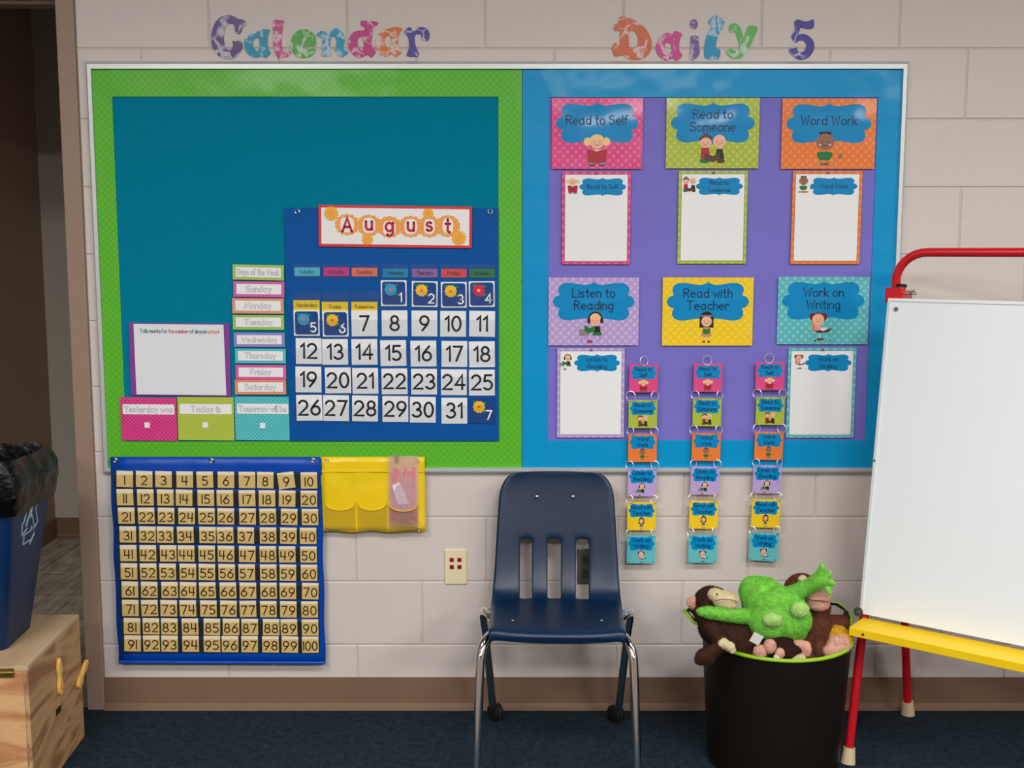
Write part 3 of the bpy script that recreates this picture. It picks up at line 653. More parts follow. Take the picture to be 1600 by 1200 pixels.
for ci, (xs, ys, rg, lab) in enumerate(CH):
    px, py = fx(xs[-1], ys[-1] + 78); b0 = on(px, py, OFFC)
    root = empty('card_chain', b0, lab, 'card chain', 'hanging card chains')
    prev = None
    for j, k in enumerate(order):
        px, py = fx(xs[j], ys[j]); hw = 22.3
        x, z, w_, h_ = frame_of(px - hw, py - 22, px + hw, py + 22, OFFC)
        q = MB(); q.box((-w_ / 2, 0, 0), (w_ / 2, .0012, h_), smalldots[k])
        card = q.build('card', root, loc=(x - b0.x, 0, z - b0.z), rot=(0, math.radians([[.5, 0, 0, .3, .3, .5], [.5, .5, .8, .8, .8, .8], [0, .6, 1, 1, 1.2, 3]][ci][j]), 0))
        card['label'] = f'{POST[k][2]} card reading {" ".join(POST[k][0])}'
        sub('title_plaque', card, lambda q: q.poly([plaque(0, h_ * .7, w_ * .92, h_ * .52)], pk))
        ls = POST[k][0] if len(POST[k][0]) == 2 else (['Read to', 'Self'] if k == 'self' else ['Word', 'Work'])
        def lt(q): text(q, ls[0], 0, h_ * .76, h_ * .13, h_ * .022, inkb, gap=.2); text(q, ls[1], 0, h_ * .55, h_ * .13, h_ * .022, inkb, gap=.2)
        sub('lettering', card, lt, -.0002)
        sub('child_picture', card, lambda q: kid(q, k, 0, h_ * .34, h_ * .095), -.0003)
        def hol(q):
            for sx in (-1, 1):
                q.ell(sx * w_ * .44, h_ * .05, .0018, .0018, blk, 8)
                if j: q.ell(sx * w_ * .44, h_ * .95, .0018, .0018, blk, 8)
        sub('punched_hole', card, hol, -.0002)
        # rings
        def ring(cx, cz, r, ang, s_r=.0013):
            q = MB(); q.tube([(cx + r * math.cos(t) * math.cos(ang), -.0005 + r * math.cos(t) * math.sin(ang), cz + r * math.sin(t)) for t in [2 * math.pi * i / 20 for i in range(20)]], s_r, ringm, 6, closed=True)
            return q.build('ring', root, smooth=True)
        if j == 0:
            p = on(*fx(*rg), OFFC); ring(p.x - b0.x, p.z - b0.z, .0145, .5 if ci == 0 else .2)
        else:
            zm = (prev[1] + z + h_) / 2 - b0.z; rr = max(.0075, (prev[1] - z - h_) / 2 + .0035)
            for sx in (-1, 1): ring((prev[0] + x) / 2 - b0.x + sx * w_ * .43 + random.uniform(-.002, .002), zm, rr, random.uniform(.35, .75) * random.choice((-1, 1)))
        prev = (x, z)
ONES = 'zero one two three four five six seven eight nine ten eleven twelve thirteen fourteen fifteen sixteen seventeen eighteen nineteen'.split()
TENS = '- - twenty thirty forty fifty sixty seventy eighty ninety'.split()
def words_of(n): return 'one hundred' if n == 100 else ONES[n] if n < 20 else TENS[n // 10] + ('-' + ONES[n % 10] if n % 10 else '')
# ------------------------------------------------------------ calendar pocket chart
nav = mat('blue_chart_vinyl', C(0, 76, 146), .6, spec=.15, wavy=.004, var=.05, vscale=6)
clr = film('clear_pocket_film', (.93, .94, .96), .07, .2)
def c1(x, y): return 430 + x / 3.87, 400 + y / 3.87
cA = on(453, 689, .0195); cB = on(779, 325, .0195)
cw = cB.x - cA.x; chh = cB.z - cA.z; ccx = (cA.x + cB.x) / 2
cal = empty('calendar_pocket_chart', (ccx, D - .0195, cA.z), 'blue vinyl calendar pocket chart pinned over the teal fabric', 'pocket chart')
q = MB(); q.box((-cw / 2, -.0008, 0), (cw / 2, 0, chh), nav)
for z_ in (.03, .055): q.box((-cw / 2 + .006, -.0012, z_), (cw / 2 - .006, -.0008, z_ + .0015), nav)
q.build('backing_sheet', cal)
for px in (464.5, 766):
    p = on(px, 331, .02); q = MB(); q.tube([(p.x - ccx + .0065 * math.cos(t), -.0016, p.z - cA.z + .0065 * math.sin(t)) for t in [i * math.pi / 8 for i in range(16)]], .002, steel, 8, closed=True); q.build('grommet', cal, smooth=True)
colx = [193, 370, 543, 720, 900, 1080, 1250]
rowz = [(50, 130), (160, 315), (330, 490), (505, 660), (675, 835), (845, 1005)]
for r_, (ya, yb) in enumerate(rowz):
    for cx in colx:
        ax, ay = c1(cx - 82, ya + (0 if r_ == 0 else 55)); bx_, by = c1(cx + 82, yb + 4)
        x, z, w_, h_ = frame_of(ax, ay, bx_, by, .0245); q = MB(); q.add([(x - ccx - w_ / 2, -.0045, z - cA.z), (x - ccx + w_ / 2, -.0045, z - cA.z), (x - ccx + w_ / 2, -.0052, z - cA.z + h_), (x - ccx - w_ / 2, -.0052, z - cA.z + h_)], [(0, 1, 2, 3)], clr); q.build('clear_pocket', cal)
daycol = [('Sunday', (70, 180, 205), 'light blue'), ('Monday', (196, 50, 128), 'magenta'), ('Tuesday', (222, 112, 88), 'salmon'), ('Wednesday', (0, 130, 175), 'blue'), ('Thursday', (140, 98, 160), 'mauve'), ('Friday', (215, 72, 80), 'red'), ('Saturday', (25, 118, 68), 'green')]
dy = [(193, 95), (370, 95), (540, 97), (727, 103), (905, 103), (1080, 104), (1250, 105)]
for (nm, rgb, cn), (cx, cy) in zip(daycol, dy):
    a, b = c1(cx - 77, cy - 26); c, d = c1(cx + 77, cy + 26)
    o, w_, h_ = sheet('day_card', a, b, c, d, .0225, mat('day_card_' + nm.lower(), C(*rgb), .4), .0008, f'small {cn} {nm} strip in the calendar chart header', 'card', 'weekday strips in the calendar chart')
    sub('lettering', o, lambda q: text(q, nm, 0, h_ * .3, h_ * .42, h_ * .07, mat('dim_ink_' + nm.lower(), C(*[int(v * .45) for v in rgb]), .5), maxw=w_ * .62))
dblue = mat('number_card_blue', C(8, 62, 130), .4); wink = mat('white_ink', C(225, 228, 232), .4)
def flower(q, cx, cz, r, pc, cc, lc=None):
    if lc: 
        for a in (40, 130, 320): q.ell(cx + r * math.cos(math.radians(a)) * .95, cz + r * math.sin(math.radians(a)) * .95, r * .35, r * .2, lc, 8)
    for i in range(10):
        a = i * 36; q.ell(cx + r * .62 * math.cos(math.radians(a)), cz + r * .62 * math.sin(math.radians(a)), r * .27, r * .27, pc, 10)
    q.ell(cx, cz, r * .6, r * .6, pc, 12); q.ell(cx, cz, r * .26, r * .22, cc, 10)
yf = mat('flower_yellow', C(235, 180, 40), .4); rf = mat('flower_magenta', C(200, 30, 80), .4); bf = mat('flower_blue', C(50, 145, 195), .4); oc = mat('flower_centre_orange', C(220, 100, 50), .4); lf = mat('leaf_print_green', C(40, 120, 60), .4)
yel = mat('yellow_card', C(235, 195, 40), .4)
cards = {1: (717, 225), 2: (903, 230), 3: (1080, 235), 4: (1250, 230), 5: (190, 405), 6: (365, 410), 7: (540, 408), 8: (722, 407), 9: (902, 408), 10: (1075, 410), 11: (1250, 410),
 12: (202, 575), 13: (362, 580), 14: (540, 580), 15: (715, 587), 16: (897, 590), 17: (1083, 592), 18: (1251, 594), 19: (200, 747), 20: (380, 752), 21: (545, 755), 22: (722, 758), 23: (900, 760), 24: (1080, 763), 25: (1250, 765),
 26: (207, 918), 27: (367, 920), 28: (542, 922), 29: (726, 925), 30: (892, 930), 31: (1083, 935)}
fcol = {1: (bf, oc, 'blue'), 2: (yf, oc, 'yellow'), 3: (yf, oc, 'yellow'), 4: (rf, yf, 'magenta'), 5: (bf, oc, 'blue'), 6: (yf, oc, 'yellow')}
def numcard(n, cx, cy, fl):
    a, b = c1(cx - 78, cy - 78); c, d = c1(cx + 78, cy + 78)
    lone = fl and n == 7
    rot = random.uniform(-.7, .9)
    if lone: lab = 'blue card with a yellow flower and white seven in the lowest right pocket'
    elif fl: lab = f'white-edged blue card with a {fcol[n][2]} flower and white numeral {words_of(n)} in the calendar'
    else: lab = f'plain white date card with black number {words_of(n)} in the calendar'
    o, w_, h_ = sheet('date_card', a, b, c, d, .0235 - (.0008 if n == 7 and not fl else 0), dblue if lone else white, .0008, lab, 'card', 'date cards in the calendar chart', rot)
    if not fl:
        sub('numeral', o, lambda q: text(q, str(n), 0, h_ * .23, h_ * .55, h_ * .085, ink, gap=.26, style='print', asp=.98, maxw=w_ * .84))
        return
    def pn(q):
        if not lone:
            e = w_ * .05; r_ = w_ * .1; pts = []
            for cx_, cz_, a0 in ((w_ / 2 - e - r_, h_ - e - r_, 0), (-w_ / 2 + e + r_, h_ - e - r_, 90), (-w_ / 2 + e + r_, e + r_, 180), (w_ / 2 - e - r_, e + r_, 270)):
                pts += A(cx_, cz_, r_, r_, a0, a0 + 90, 4)
            q.poly([pts], dblue)
    if not lone: sub('colour_panel', o, pn)
    fc = fcol.get(n, (yf, oc, 'yellow'))
    sub('flower_print', o, lambda q: flower(q, -w_ * .12, h_ * .64, w_ * .27, fc[0], fc[1], lf), -.0002)
    sub('numeral', o, lambda q: text(q, str(n), w_ * .26, h_ * .16, h_ * .34, h_ * .055, wink, style='print'), -.0012)
for n, (cx, cy) in cards.items(): numcard(n, cx, cy, n <= 6)
numcard(7, 1250, 935, True)
for nm, cx, cy in (('Yesterday', 190, 325), ('Today', 362, 335), ('Tomorrow', 540, 335)):
    a, b = c1(cx - 79, cy - 58); c, d = c1(cx + 79, cy + 60)
    o, w_, h_ = sheet('marker_card', a, b, c, d, .0222, yel, .0006, f'yellow card reading {nm} peeking above a date card', 'card', 'yellow day markers in the calendar')
    sub('lettering', o, lambda q: text(q, nm, 0, h_ * .66, h_ * .17, h_ * .028, ink, maxw=w_ * .84))
# month header
redb = mat('header_red', C(205, 50, 55), .35, coat=.4); hw_ = mat('header_white', C(225, 222, 220), .35, coat=.4); orr = mat('header_orange', C(232, 150, 70), .35, coat=.4); hr = mat('header_letter_red', C(180, 30, 52), .35, coat=.4); sun = mat('sun_yellow', C(242, 165, 45), .35, coat=.4)
pale = mat('header_pale_orange', C(240, 195, 140), .35)
o, w_, h_ = sheet('month_header_card', 497.5, 321.5, 737, 386.5, .0262, redb, .001, 'red-bordered August card clipped across the top of the calendar', 'card', rot=.7)
sub('white_field', o, lambda q: q.rect(-w_ / 2 + .008, w_ / 2 - .008, .008, h_ - .008, hw_))
AX = [485, 632, 770, 915, 1040, 1165]; AZ = [225, 228, 236, 232, 230, 225]
def hx(x): return (x / 4.324 - (497.5 + 737) / 2 + 430) / 239.5 * w_
def hz(y): return (386.5 - (300 + y / 4.324)) / 65 * h_
for k_, (x_, z_) in enumerate(zip(AX, AZ)):
    def scal(q):
        q.poly([[(hx(x_) + (.0352 + .0032 * abs(math.sin(a * 7)) - .001) * math.cos(a), hz(z_) + (.0305 + .0032 * abs(math.sin(a * 7)) - .001) * math.sin(a)) for a in [2 * math.pi * i / 84 for i in range(84)]]], orr)
        for i in range(11):
            a = i * 2 * math.pi / 11 + .3; q.ell(hx(x_) + .031 * math.cos(a), hz(z_) + .027 * math.sin(a), .0017, .0017, pale, 6)
        hw3 = {'s': .015, 't': .0145, 'A': .019}.get('August'[k_], .0175)
        q.poly([[(hx(x_) + hw3 * 1.08 * math.copysign(abs(math.cos(a)) ** .7, math.cos(a)), hz(z_) - (.004 if k_ == 2 else 0) + .0225 * math.copysign(abs(math.sin(a)) ** .7, math.sin(a))) for a in [2 * math.pi * i / 32 for i in range(32)]]], hw_)
    sub('scalloped_print', o, scal, -.0001 - .00026 * k_)
for x_, z_, r_ in ((378, 150, .021), (1032, 142, .0155), (622, 322, .0165), (1240, 305, .0215)):
    def suns(q):
        cx, cz = hx(x_), hz(z_); n = 28
        q.poly([[(cx + r_ * (1.12 if i % 2 else .84) * math.cos(2 * math.pi * i / n), cz + r_ * (1.12 if i % 2 else .84) * math.sin(2 * math.pi * i / n)) for i in range(n)]], sun)
        q.ell(cx, cz, r_ * .5, r_ * .5, orr)
    sub('sun_print', o, suns, -.0019)
for ch, x_, z_ in zip('August', AX, AZ):
    def aug(q):
        hh = .040; g = G[ch]; gw = glyph_w(g); x0 = min(p[0] for s_ in g for p in s_)
        zb = hz(z_) - (.020 if ch == 'A' else .0125 if ch != 't' else .0185)
        for st in g: ribbon(q, [(hx(x_) + (p[0] - x0 - gw / 2) * hh, zb + p[1] * hh) for p in st], .0072, hr, q.layer)
    sub('letter_print', o, aug, -.0022)
# ------------------------------------------------------------ weekday tags, blank sheet, three bottom cards
outl = mat('tag_outline_ink', C(142, 145, 150), .5)
def soft_text(q, s_, cx, z, h, maxw):
    q.layer -= .00003; y = q.layer
    text(q, s_, cx, z, h, h * .2, outl, maxw=maxw, y=y, gap=.26); text(q, s_, cx, z, h, h * .085, white, maxw=maxw, y=y - .0001, gap=.26)
TG = [('Days of the Week', 933, 103, 320, 95, (150, 176, 84), 'olive green'), ('Sunday', 937, 208, 318, 98, (188, 88, 158), 'magenta'), ('Monday', 932, 312, 322, 96, (206, 138, 110), 'tan orange'), ('Tuesday', 935, 415, 320, 92, (142, 178, 84), 'grass green'),
      ('Wednesday', 940, 524, 318, 88, (132, 120, 186), 'violet'), ('Thursday', 947, 625, 318, 92, (76, 172, 184), 'aqua'), ('Friday', 950, 727, 316, 90, (204, 82, 148), 'hot pink'), ('Saturday', 948, 820, 320, 92, (206, 128, 100), 'salmon orange')]
for nm, cx, cy, w4, h4, rgb, cn in TG:
    px, py = 170 + cx / 4, 400 + cy / 4
    o, w_, h_ = sheet('weekday_tag', px - w4 / 8, py - h4 / 8, px + w4 / 8, py + h4 / 8, .0195, dots('tag_' + nm.lower().replace(' ', '_'), C(*rgb), C(*[min(255, int(v * 1.12)) for v in rgb]), .006, .3, wavy=0), .0012,
                      f'{cn} bordered strip reading {nm} in the tag column', 'tag', 'weekday strips beside the calendar', random.uniform(-.4, 1.3) * (1 if nm != 'Saturday' else 0))
    sub('white_field', o, lambda q: q.rect(-w_ * .44, w_ * .44, h_ * .19, h_ * .83, white))
    sub('lettering', o, lambda q: soft_text(q, nm, 0, h_ * .34, h_ * .36, w_ * .8), -.0002)
pur = mat('purple_backing_card', C(126, 56, 140), .45)
o, w_, h_ = sheet('tally_sheet', 202.5, 505, 359, 618.5, .0185, pur, .0012, 'blank white sheet on purple card left of the weekday tags', 'chart', rot=.6)
sub('white_page', o, lambda q: q.poly([[(-w_ * .445, h_ * .015), (w_ * .455, h_ * .015), (w_ * .44, h_ * .985), (-w_ * .455, h_ * .985)]], mat('slick_white_page', C(212, 216, 218), .25, coat=.3)))
words = [('Tally', (0, 120, 125)), ('marks', (20, 60, 105)), ('for', (0, 120, 125)), ('the', (190, 80, 110)), ('number', (190, 45, 70)), ('of', (20, 100, 110)), ('days', (20, 60, 105)), ('in', (60, 80, 80)), ('school', (210, 110, 70))]
def tl(q):
    hh = .0112; y = q.layer; ws = [text_w(s_, hh, .22, .85, 'hand') for s_, _ in words]; x = -(sum(ws) + .004 * 8) / 2
    for (s_, rgb), ww in zip(words, ws):
        text(q, s_, x, h_ * .865, hh, .0019, mat('ink_' + s_, C(*rgb), .5), asp=.85, align='l', y=y); x += ww + .004
sub('lettering', o, tl, -.0002)
for nm, a, b, c, d, mm, cn, sq in (('Yesterday was', 188.5, 621, 276, 688.5, dots('pink_small_dots', C(196, 48, 118), C(216, 92, 148), .009, .25), 'pink', (229.5, 664)),
                             ('Today is', 277.5, 620.5, 365.5, 688, dots('lime_small_dots', C(162, 180, 62), C(178, 192, 88), .009, .25), 'lime', (320.5, 664)),
                             ('Tomorrow will be', 367, 620, 454, 688, dots('aqua_small_dots', C(70, 172, 178), C(116, 194, 198), .009, .25), 'aqua', (410, 665))):
    o, w_, h_ = sheet('day_prompt_card', a, b, c, d, .0187, mm, .0012, f'{cn} dotted card reading {nm} under the blank sheet', 'card', 'day prompt cards at the board foot', .4)
    sub('white_field', o, lambda q: q.rect(-w_ * .46, w_ * .46, h_ * .61, h_ * .84, white))
    sub('lettering', o, lambda q: soft_text(q, nm, 0, h_ * .66, h_ * .13, w_ * .84), -.0002)
    hx_ = (sq[0] - (a + c) / 2) / (c - a) * w_; hz_ = (d - sq[1]) / (d - b) * h_
    q = MB(); q.box((hx_ - .0082, -.0015, hz_ - .0082), (hx_ + .0082, -.0002, hz_ + .0082), white); q.build('hook_square', o)
# ------------------------------------------------------------ hundred number chart
royal = mat('royal_blue_vinyl', C(0, 64, 160), .4, coat=.08, wavy=.006)
OH = .0285
hA = on(185, 1036, OH); hB = on(502, 714, OH); hx0, hx1 = on(171.5, 714, OH).x, hB.x
hun = empty('hundred_chart', ((hx0 + hx1) / 2, D - OH, hA.z), 'royal blue hundred number pocket chart hanging below the board', 'pocket chart')
hcx = (hx0 + hx1) / 2; hh_ = hB.z - hA.z; hw2 = (hx1 - hx0) / 2
q = MB(); N = 24
vs = []; fs = []
for i in range(N + 1):
    for j in range(13):
        x = -hw2 + 2 * hw2 * j / 12; z = hh_ * i / N
        vs.append((x + (.0015 * math.sin(i * .9) if j in (0, 12) else 0), .0012 * math.sin(i * 1.3 + j * .5) + .001, z + (.004 * (.5 - j / 12) if i == 0 else 0)))
for i in range(N):
    for j in range(12): a = i * 13 + j; fs.append((a, a + 1, a + 14, a + 13))
q.add(vs, fs, royal); q.tube([(-hw2 + .002, -.001, .004), (hw2 - .001, -.001, .001)], .0055, royal, 10)
b_ = q.build('backing_sheet', hun, smooth=True); sdm = b_.modifiers.new('thick', 'SOLIDIFY'); sdm.thickness = .0008; sdm.offset = 1
for px, py in ((181, 719), (331, 719.5), (489.5, 719)):
    p = on(px, py, OH); q = MB(); q.tube([(p.x - hcx + .006 * math.cos(t), -.003, p.z - hA.z + .006 * math.sin(t)) for t in [i * math.pi / 8 for i in range(16)]], .0018, steel, 8, closed=True)
    q.ball((p.x - hcx, -.003, p.z - hA.z), (.0035, .002, .0035), steel, 10, 6); q.build('grommet', hun, smooth=True)
HX = [[118, 222, 326, 440, 549, 661, 774, 871, 990, 1107], [121, 230, 336, 436, 553, 656, 775, 881, 988, 1106], [128, 235, 340, 450, 557, 660, 777, 886, 999, 1112], [135, 240, 335, 444, 563, 658, 767, 887, 995, 1102],
      [139, 243, 352, 448, 558, 661, 775, 887, 990, 1104], [141, 246, 349, 457, 558, 665, 773, 889, 993, 1107], [146, 250, 360, 457, 563, 673, 779, 890, 993, 1112], [149, 253, 354, 458, 567, 674, 780, 889, 995, 1110],
      [157, 260, 358, 470, 585, 688, 789, 903, 1000, 1113], [160, 263, 359, 472, 586, 683, 788, 900, 1003, 1114]]
HY = [170, 268, 366, 467, 567, 665, 763, 861, 958, 1050]
tanf = film('smoky_pocket_film', (.89, .81, .60), .03, .25)
cream = mat('cream_number_card', C(222, 208, 178), .55); darkpk = mat('pocket_strip_dark', C(30, 44, 72), .5)
dink = mat('number_ink', C(50, 38, 28), .5)
for r_ in range(10):
    lx = on(160 + (HX[r_][0] - 52) / 3.4286, 700 + HY[r_] / 3.4286, OH).x - hcx; rx = on(160 + (HX[r_][9] + 52) / 3.4286, 700 + HY[r_] / 3.4286, OH).x - hcx
    zt = on(300, 700 + (HY[r_] - 41) / 3.4286, OH).z - hA.z; zf = on(300, 700 + (HY[r_] - 30) / 3.4286, OH).z - hA.z; zb = on(300, 700 + (HY[r_] + 45) / 3.4286, OH).z - hA.z
    q = MB(); q.add([(lx, -.0062, zb), (rx, -.0062, zb), (rx, -.0078, zf), (lx, -.0078, zf)], [(0, 1, 2, 3)], tanf); q.box((lx, -.0034, zb), (rx, -.0030, zt), darkpk)
    q.build('pocket_strip', hun)
    for c_ in range(10):
        n = r_ * 10 + c_ + 1; px = 160 + HX[r_][c_] / 3.4286; py = 700 + (HY[r_] + (c_ - 4.5) * .9) / 3.4286
        rot = {9: -7, 2: 2, 3: 1.5, 1: 2}.get(n, random.uniform(-.8, 1.8))
        x, z, w_, h_ = frame_of(px - 12.9, py - 12.7, px + 12.9, py + 12.7, OH + .0055)
        q = MB(); q.box((-w_ / 2, 0, 0), (w_ / 2, .0008, h_), cream)
        q.layer = -.0001; text(q, str(n), 0, h_ * .16, h_ * .52, h_ * .072, dink, gap=.3 if n < 100 else .26, style='stick', asp=1.0, maxw=w_ * .8)
        o = q.build('number_card', loc=(x, D - OH - .0052, z), rot=(0, math.radians(rot), 0))
        tag(o, f'tan number card reading {words_of(n)} in the hundred chart' + (', tilted out of line' if n == 9 else ''), 'card', 'number cards in the hundred chart')
# ------------------------------------------------------------ yellow pocket chart with bag
OY = .0285
yv = mat('yellow_vinyl', C(226, 192, 22), .35, coat=.3, wavy=.01)
yA = on(505, 831, OY); yB = on(663.5, 714, OY); ycx = (on(501.5, 770, OY).x + yB.x) / 2; yw = (yB.x - on(501.5, 770, OY).x) / 2; yh = yB.z - yA.z
yp = empty('yellow_pocket_chart', (ycx, D - OY, yA.z), 'small yellow vinyl pocket chart hanging right of the hundred chart', 'pocket chart')
q = MB(); vs = []; fs = []
for i in range(13):
    for j in range(17):
        x = -yw + 2 * yw * j / 16; z = yh * i / 12; vs.append((x + (.004 * (1 - i / 12) if j == 0 else 0), .0015 * math.sin(j * 1.1 + i * .4) + .0018, z + (.0025 * math.sin(j) if i == 0 else 0)))
for i in range(12):
    for j in range(16): a = i * 17 + j; fs.append((a, a + 1, a + 18, a + 17))
q.add(vs, fs, yv); q.box((-yw + .004, -.0012, yh * .8), (yw - .004, -.0002, yh * .815), yv)
b_ = q.build('backing_sheet', yp, smooth=True); sdm = b_.modifiers.new('thick', 'SOLIDIFY'); sdm.thickness = .0008; sdm.offset = 1
clr2 = film('clouded_pocket_film', (.86, .84, .74), .10, .3)
def ypx(p): return (p - 501.5) / 162 * 2 * yw - yw
for a, b in ((507, 555), (558, 604), (608, 653)):
    x0, x1 = ypx(a), ypx(b); cxp = (x0 + x1) / 2; hw = (x1 - x0) / 2
    top = [(cxp + hw * math.cos(t), yh * .40 - (yh * .11) * abs(math.sin(t)) ) for t in [math.pi * i / 12 for i in range(13)]]
    pts = [(x0, .004)] + [(x1, .004)] + top
    q = MB(); yb = -.014
    q.poly([pts], clr2, yb if a > 600 else -.003); pk_ = q.build('clear_pocket', yp)
    q = MB(); q.tube([(x, (yb if a > 600 else -.003) - .0003, z) for x, z in top], .0016 if a > 600 else .0009, yv, 6); q.build('binding_tape', pk_, smooth=True)
for px, py in ((511, 719), (652, 720), (513, 827), (655, 827)):
    p = on(px, py, OY); q = MB(); q.tube([(p.x - ycx + .0045 * math.cos(t), -.0012, p.z - yA.z + .0045 * math.sin(t)) for t in [i * math.pi / 6 for i in range(12)]], .0013, steel, 8, closed=True); q.build('grommet', yp, smooth=True)
bag = empty('zip_bag', (on(630, 825, OY).x, D - OY - .004, on(630, 825, OY).z), 'clear plastic bag of pink sticks and white paper in the yellow pocket', 'bag')
bz = bag.location.z; bx = bag.location.x
def bp(px, py): p = on(px, py, OY + .004); return (p.x - bx, p.z - bz)
bagf = film('bag_film', (.95, .88, .90), .16, .2, .36, (.86, .66, .70))
q = MB(); vs = []; fs = []
for i in range(15):
    for j in range(9):
        px = 607 + (654 - 607) * j / 8; py = 823 - (823 - 712) * i / 14; x, z = bp(px, py)
        vs.append((x, -.001 - .007 * math.sin(math.pi * j / 8) * math.sin(math.pi * min(1, i / 11)) - .0025 * noise.noise(Vector((j * .8, i * .6, 3))), z))
for i in range(14):
    for j in range(8): a = i * 9 + j; fs.append((a, a + 1, a + 10, a + 9))
q.add(vs, fs, bagf); q.build('bag_film', bag, smooth=True, angle=0)
pkm = mat('pink_sticks', C(214, 120, 138), .5, var=.15, vscale=60); 
for i in range(11):
    a = bp(612 + i * 3.8, 815 + random.uniform(-5, 3)); b = bp(613 + i * 3.7 + random.uniform(-1, 1), 735 + random.uniform(-6, 6))
    q = MB(); q.box((-.0026, -.0008, 0), (.0026, .0008, b[1] - a[1]), pkm); q.build('pink_stick', bag, loc=(a[0], -.0012 - (i % 2) * .0018, a[1]), rot=(0, random.uniform(-.04, .04), 0))
q = MB(); pts = [bp(613, 758), bp(625, 753), bp(640, 787), bp(622, 788)]; q.poly([pts], mat('bag_paper', C(218, 208, 220), .5), -.0048, .0006); q.build('folded_paper', bag)
q = MB(); a = bp(620, 712); q.box((a[0] - .004, -.009, a[1] - .018), (a[0] + .004, -.007, a[1] + .008), mat('tape', C(150, 130, 90), .4)); q.build('zip_slider', bag)
# ------------------------------------------------------------ wall plates
ivory = mat('ivory_plastic', C(216, 203, 168), .4); redj = mat('red_jack', C(160, 30, 30), .4); dkr = mat('jack_hole', C(70, 15, 18), .6)
x, z, w_, h_ = frame_of(695, 858, 729.5, 912.5, .003)
op = empty('data_outlet', (x, D - .0012, z), 'ivory wall plate with four red data jacks', 'outlet')
q = MB(); q.box((-w_ / 2, -.006, 0), (w_ / 2, 0, h_), ivory); q.build('cover_plate', op, bevel=.0025)
for px, py in ((706, 874), (718, 874), (706, 885), (718, 885)):
    jx = (px - 712.2) / 34.5 * w_; jz = (912.5 - py) / 54.5 * h_
    q = MB(); q.box((jx - .0065, -.008, jz - .0065), (jx + .0065, -.006, jz + .0065), redj); j_ = q.build('data_jack', op, bevel=.0008)
    q = MB(); q.box((jx - .0035, -.0084, jz - .0045), (jx + .0035, -.008, jz + .002), dkr); q.build('socket', j_)
for zz in (.12, .88): q = MB(); q.cyl((0, -.0062, h_ * zz), (0, -.0072, h_ * zz), .003, ivory, 10); q.build('screw', op)
ss = mat('stainless_plate', C(120, 118, 112, .9), .3, metal=.5); brr = mat('brown_receptacle', C(70, 62, 48), .4)
x, z, w_, h_ = frame_of(902, 857, 936, 912, .003)
op = empty('power_outlet', (x, D - .0012, z), 'steel power outlet plate on the wall behind the chair slots', 'outlet')
q = MB(); q.box((-w_ / 2, -.005, 0), (w_ / 2, 0, h_), ss); q.build('cover_plate', op, bevel=.002)
for zz in (.3, .7):
    q = MB(); q.box((-.017, -.008, h_ * zz - .014), (.017, -.005, h_ * zz + .014), brr); r_ = q.build('receptacle', op, bevel=.004)
    q = MB(); q.box((-.008, -.0084, h_ * zz), (-.006, -.008, h_ * zz + .008), blk); q.box((.006, -.0084, h_ * zz), (.008, -.008, h_ * zz + .008), blk); q.ell(0, h_ * zz - .006, .003, .003, blk, 8); q.build('slot', r_)
q = MB(); q.cyl((0, -.005, h_ / 2), (0, -.0062, h_ / 2), .0028, steel, 10); q.build('screw', op)
# ------------------------------------------------------------ chair
CX, CY = .1265, 3.08
chair = empty('school_chair', (CX, CY, 0), 'navy blue plastic school chair with three back slots and chrome legs', 'chair', rz=math.radians(-1.9))
rch = lambda p: Matrix.Rotation(math.radians(1.9), 3, 'Z') @ Vector((p.x - CX, p.y - CY, p.z))
plas = mat('navy_plastic', C(3, 31, 60), .33, bump=.25, bscale=500, spec=.5)
prof = []
for py, Y in [(738, 3.33), (742, 3.329), (752, 3.327), (770, 3.322), (800, 3.312), (842, 3.297), (870, 3.287), (900, 3.274), (918, 3.262), (933, 3.235), (942, 3.19), (950, 3.14), (962, 3.06), (974, 2.97), (983, 2.90)]:
    prof.append((at(870, py, Y).z, Y))
prof += [(prof[-1][0] - .004, 2.882), (prof[-1][0] - .014, 2.873), (prof[-1][0] - .026, 2.876)]
hwx = [(738, 62), (742, 74), (752, 83), (770, 89.5), (800, 92), (842, 94.5), (870, 96), (900, 98), (918, 99.5), (933, 101), (942, 102.5), (950, 103.5), (962, 105), (974, 107), (983, 108)]
halfs = []
for (py, hwp), (zz, yy) in zip(hwx, prof):
    dz = yy * math.cos(PITCH) - (zz - H) * math.sin(PITCH); halfs.append(hwp / F * dz)
halfs += [halfs[-1] - .001, halfs[-1] - .003, halfs[-1] - .006]
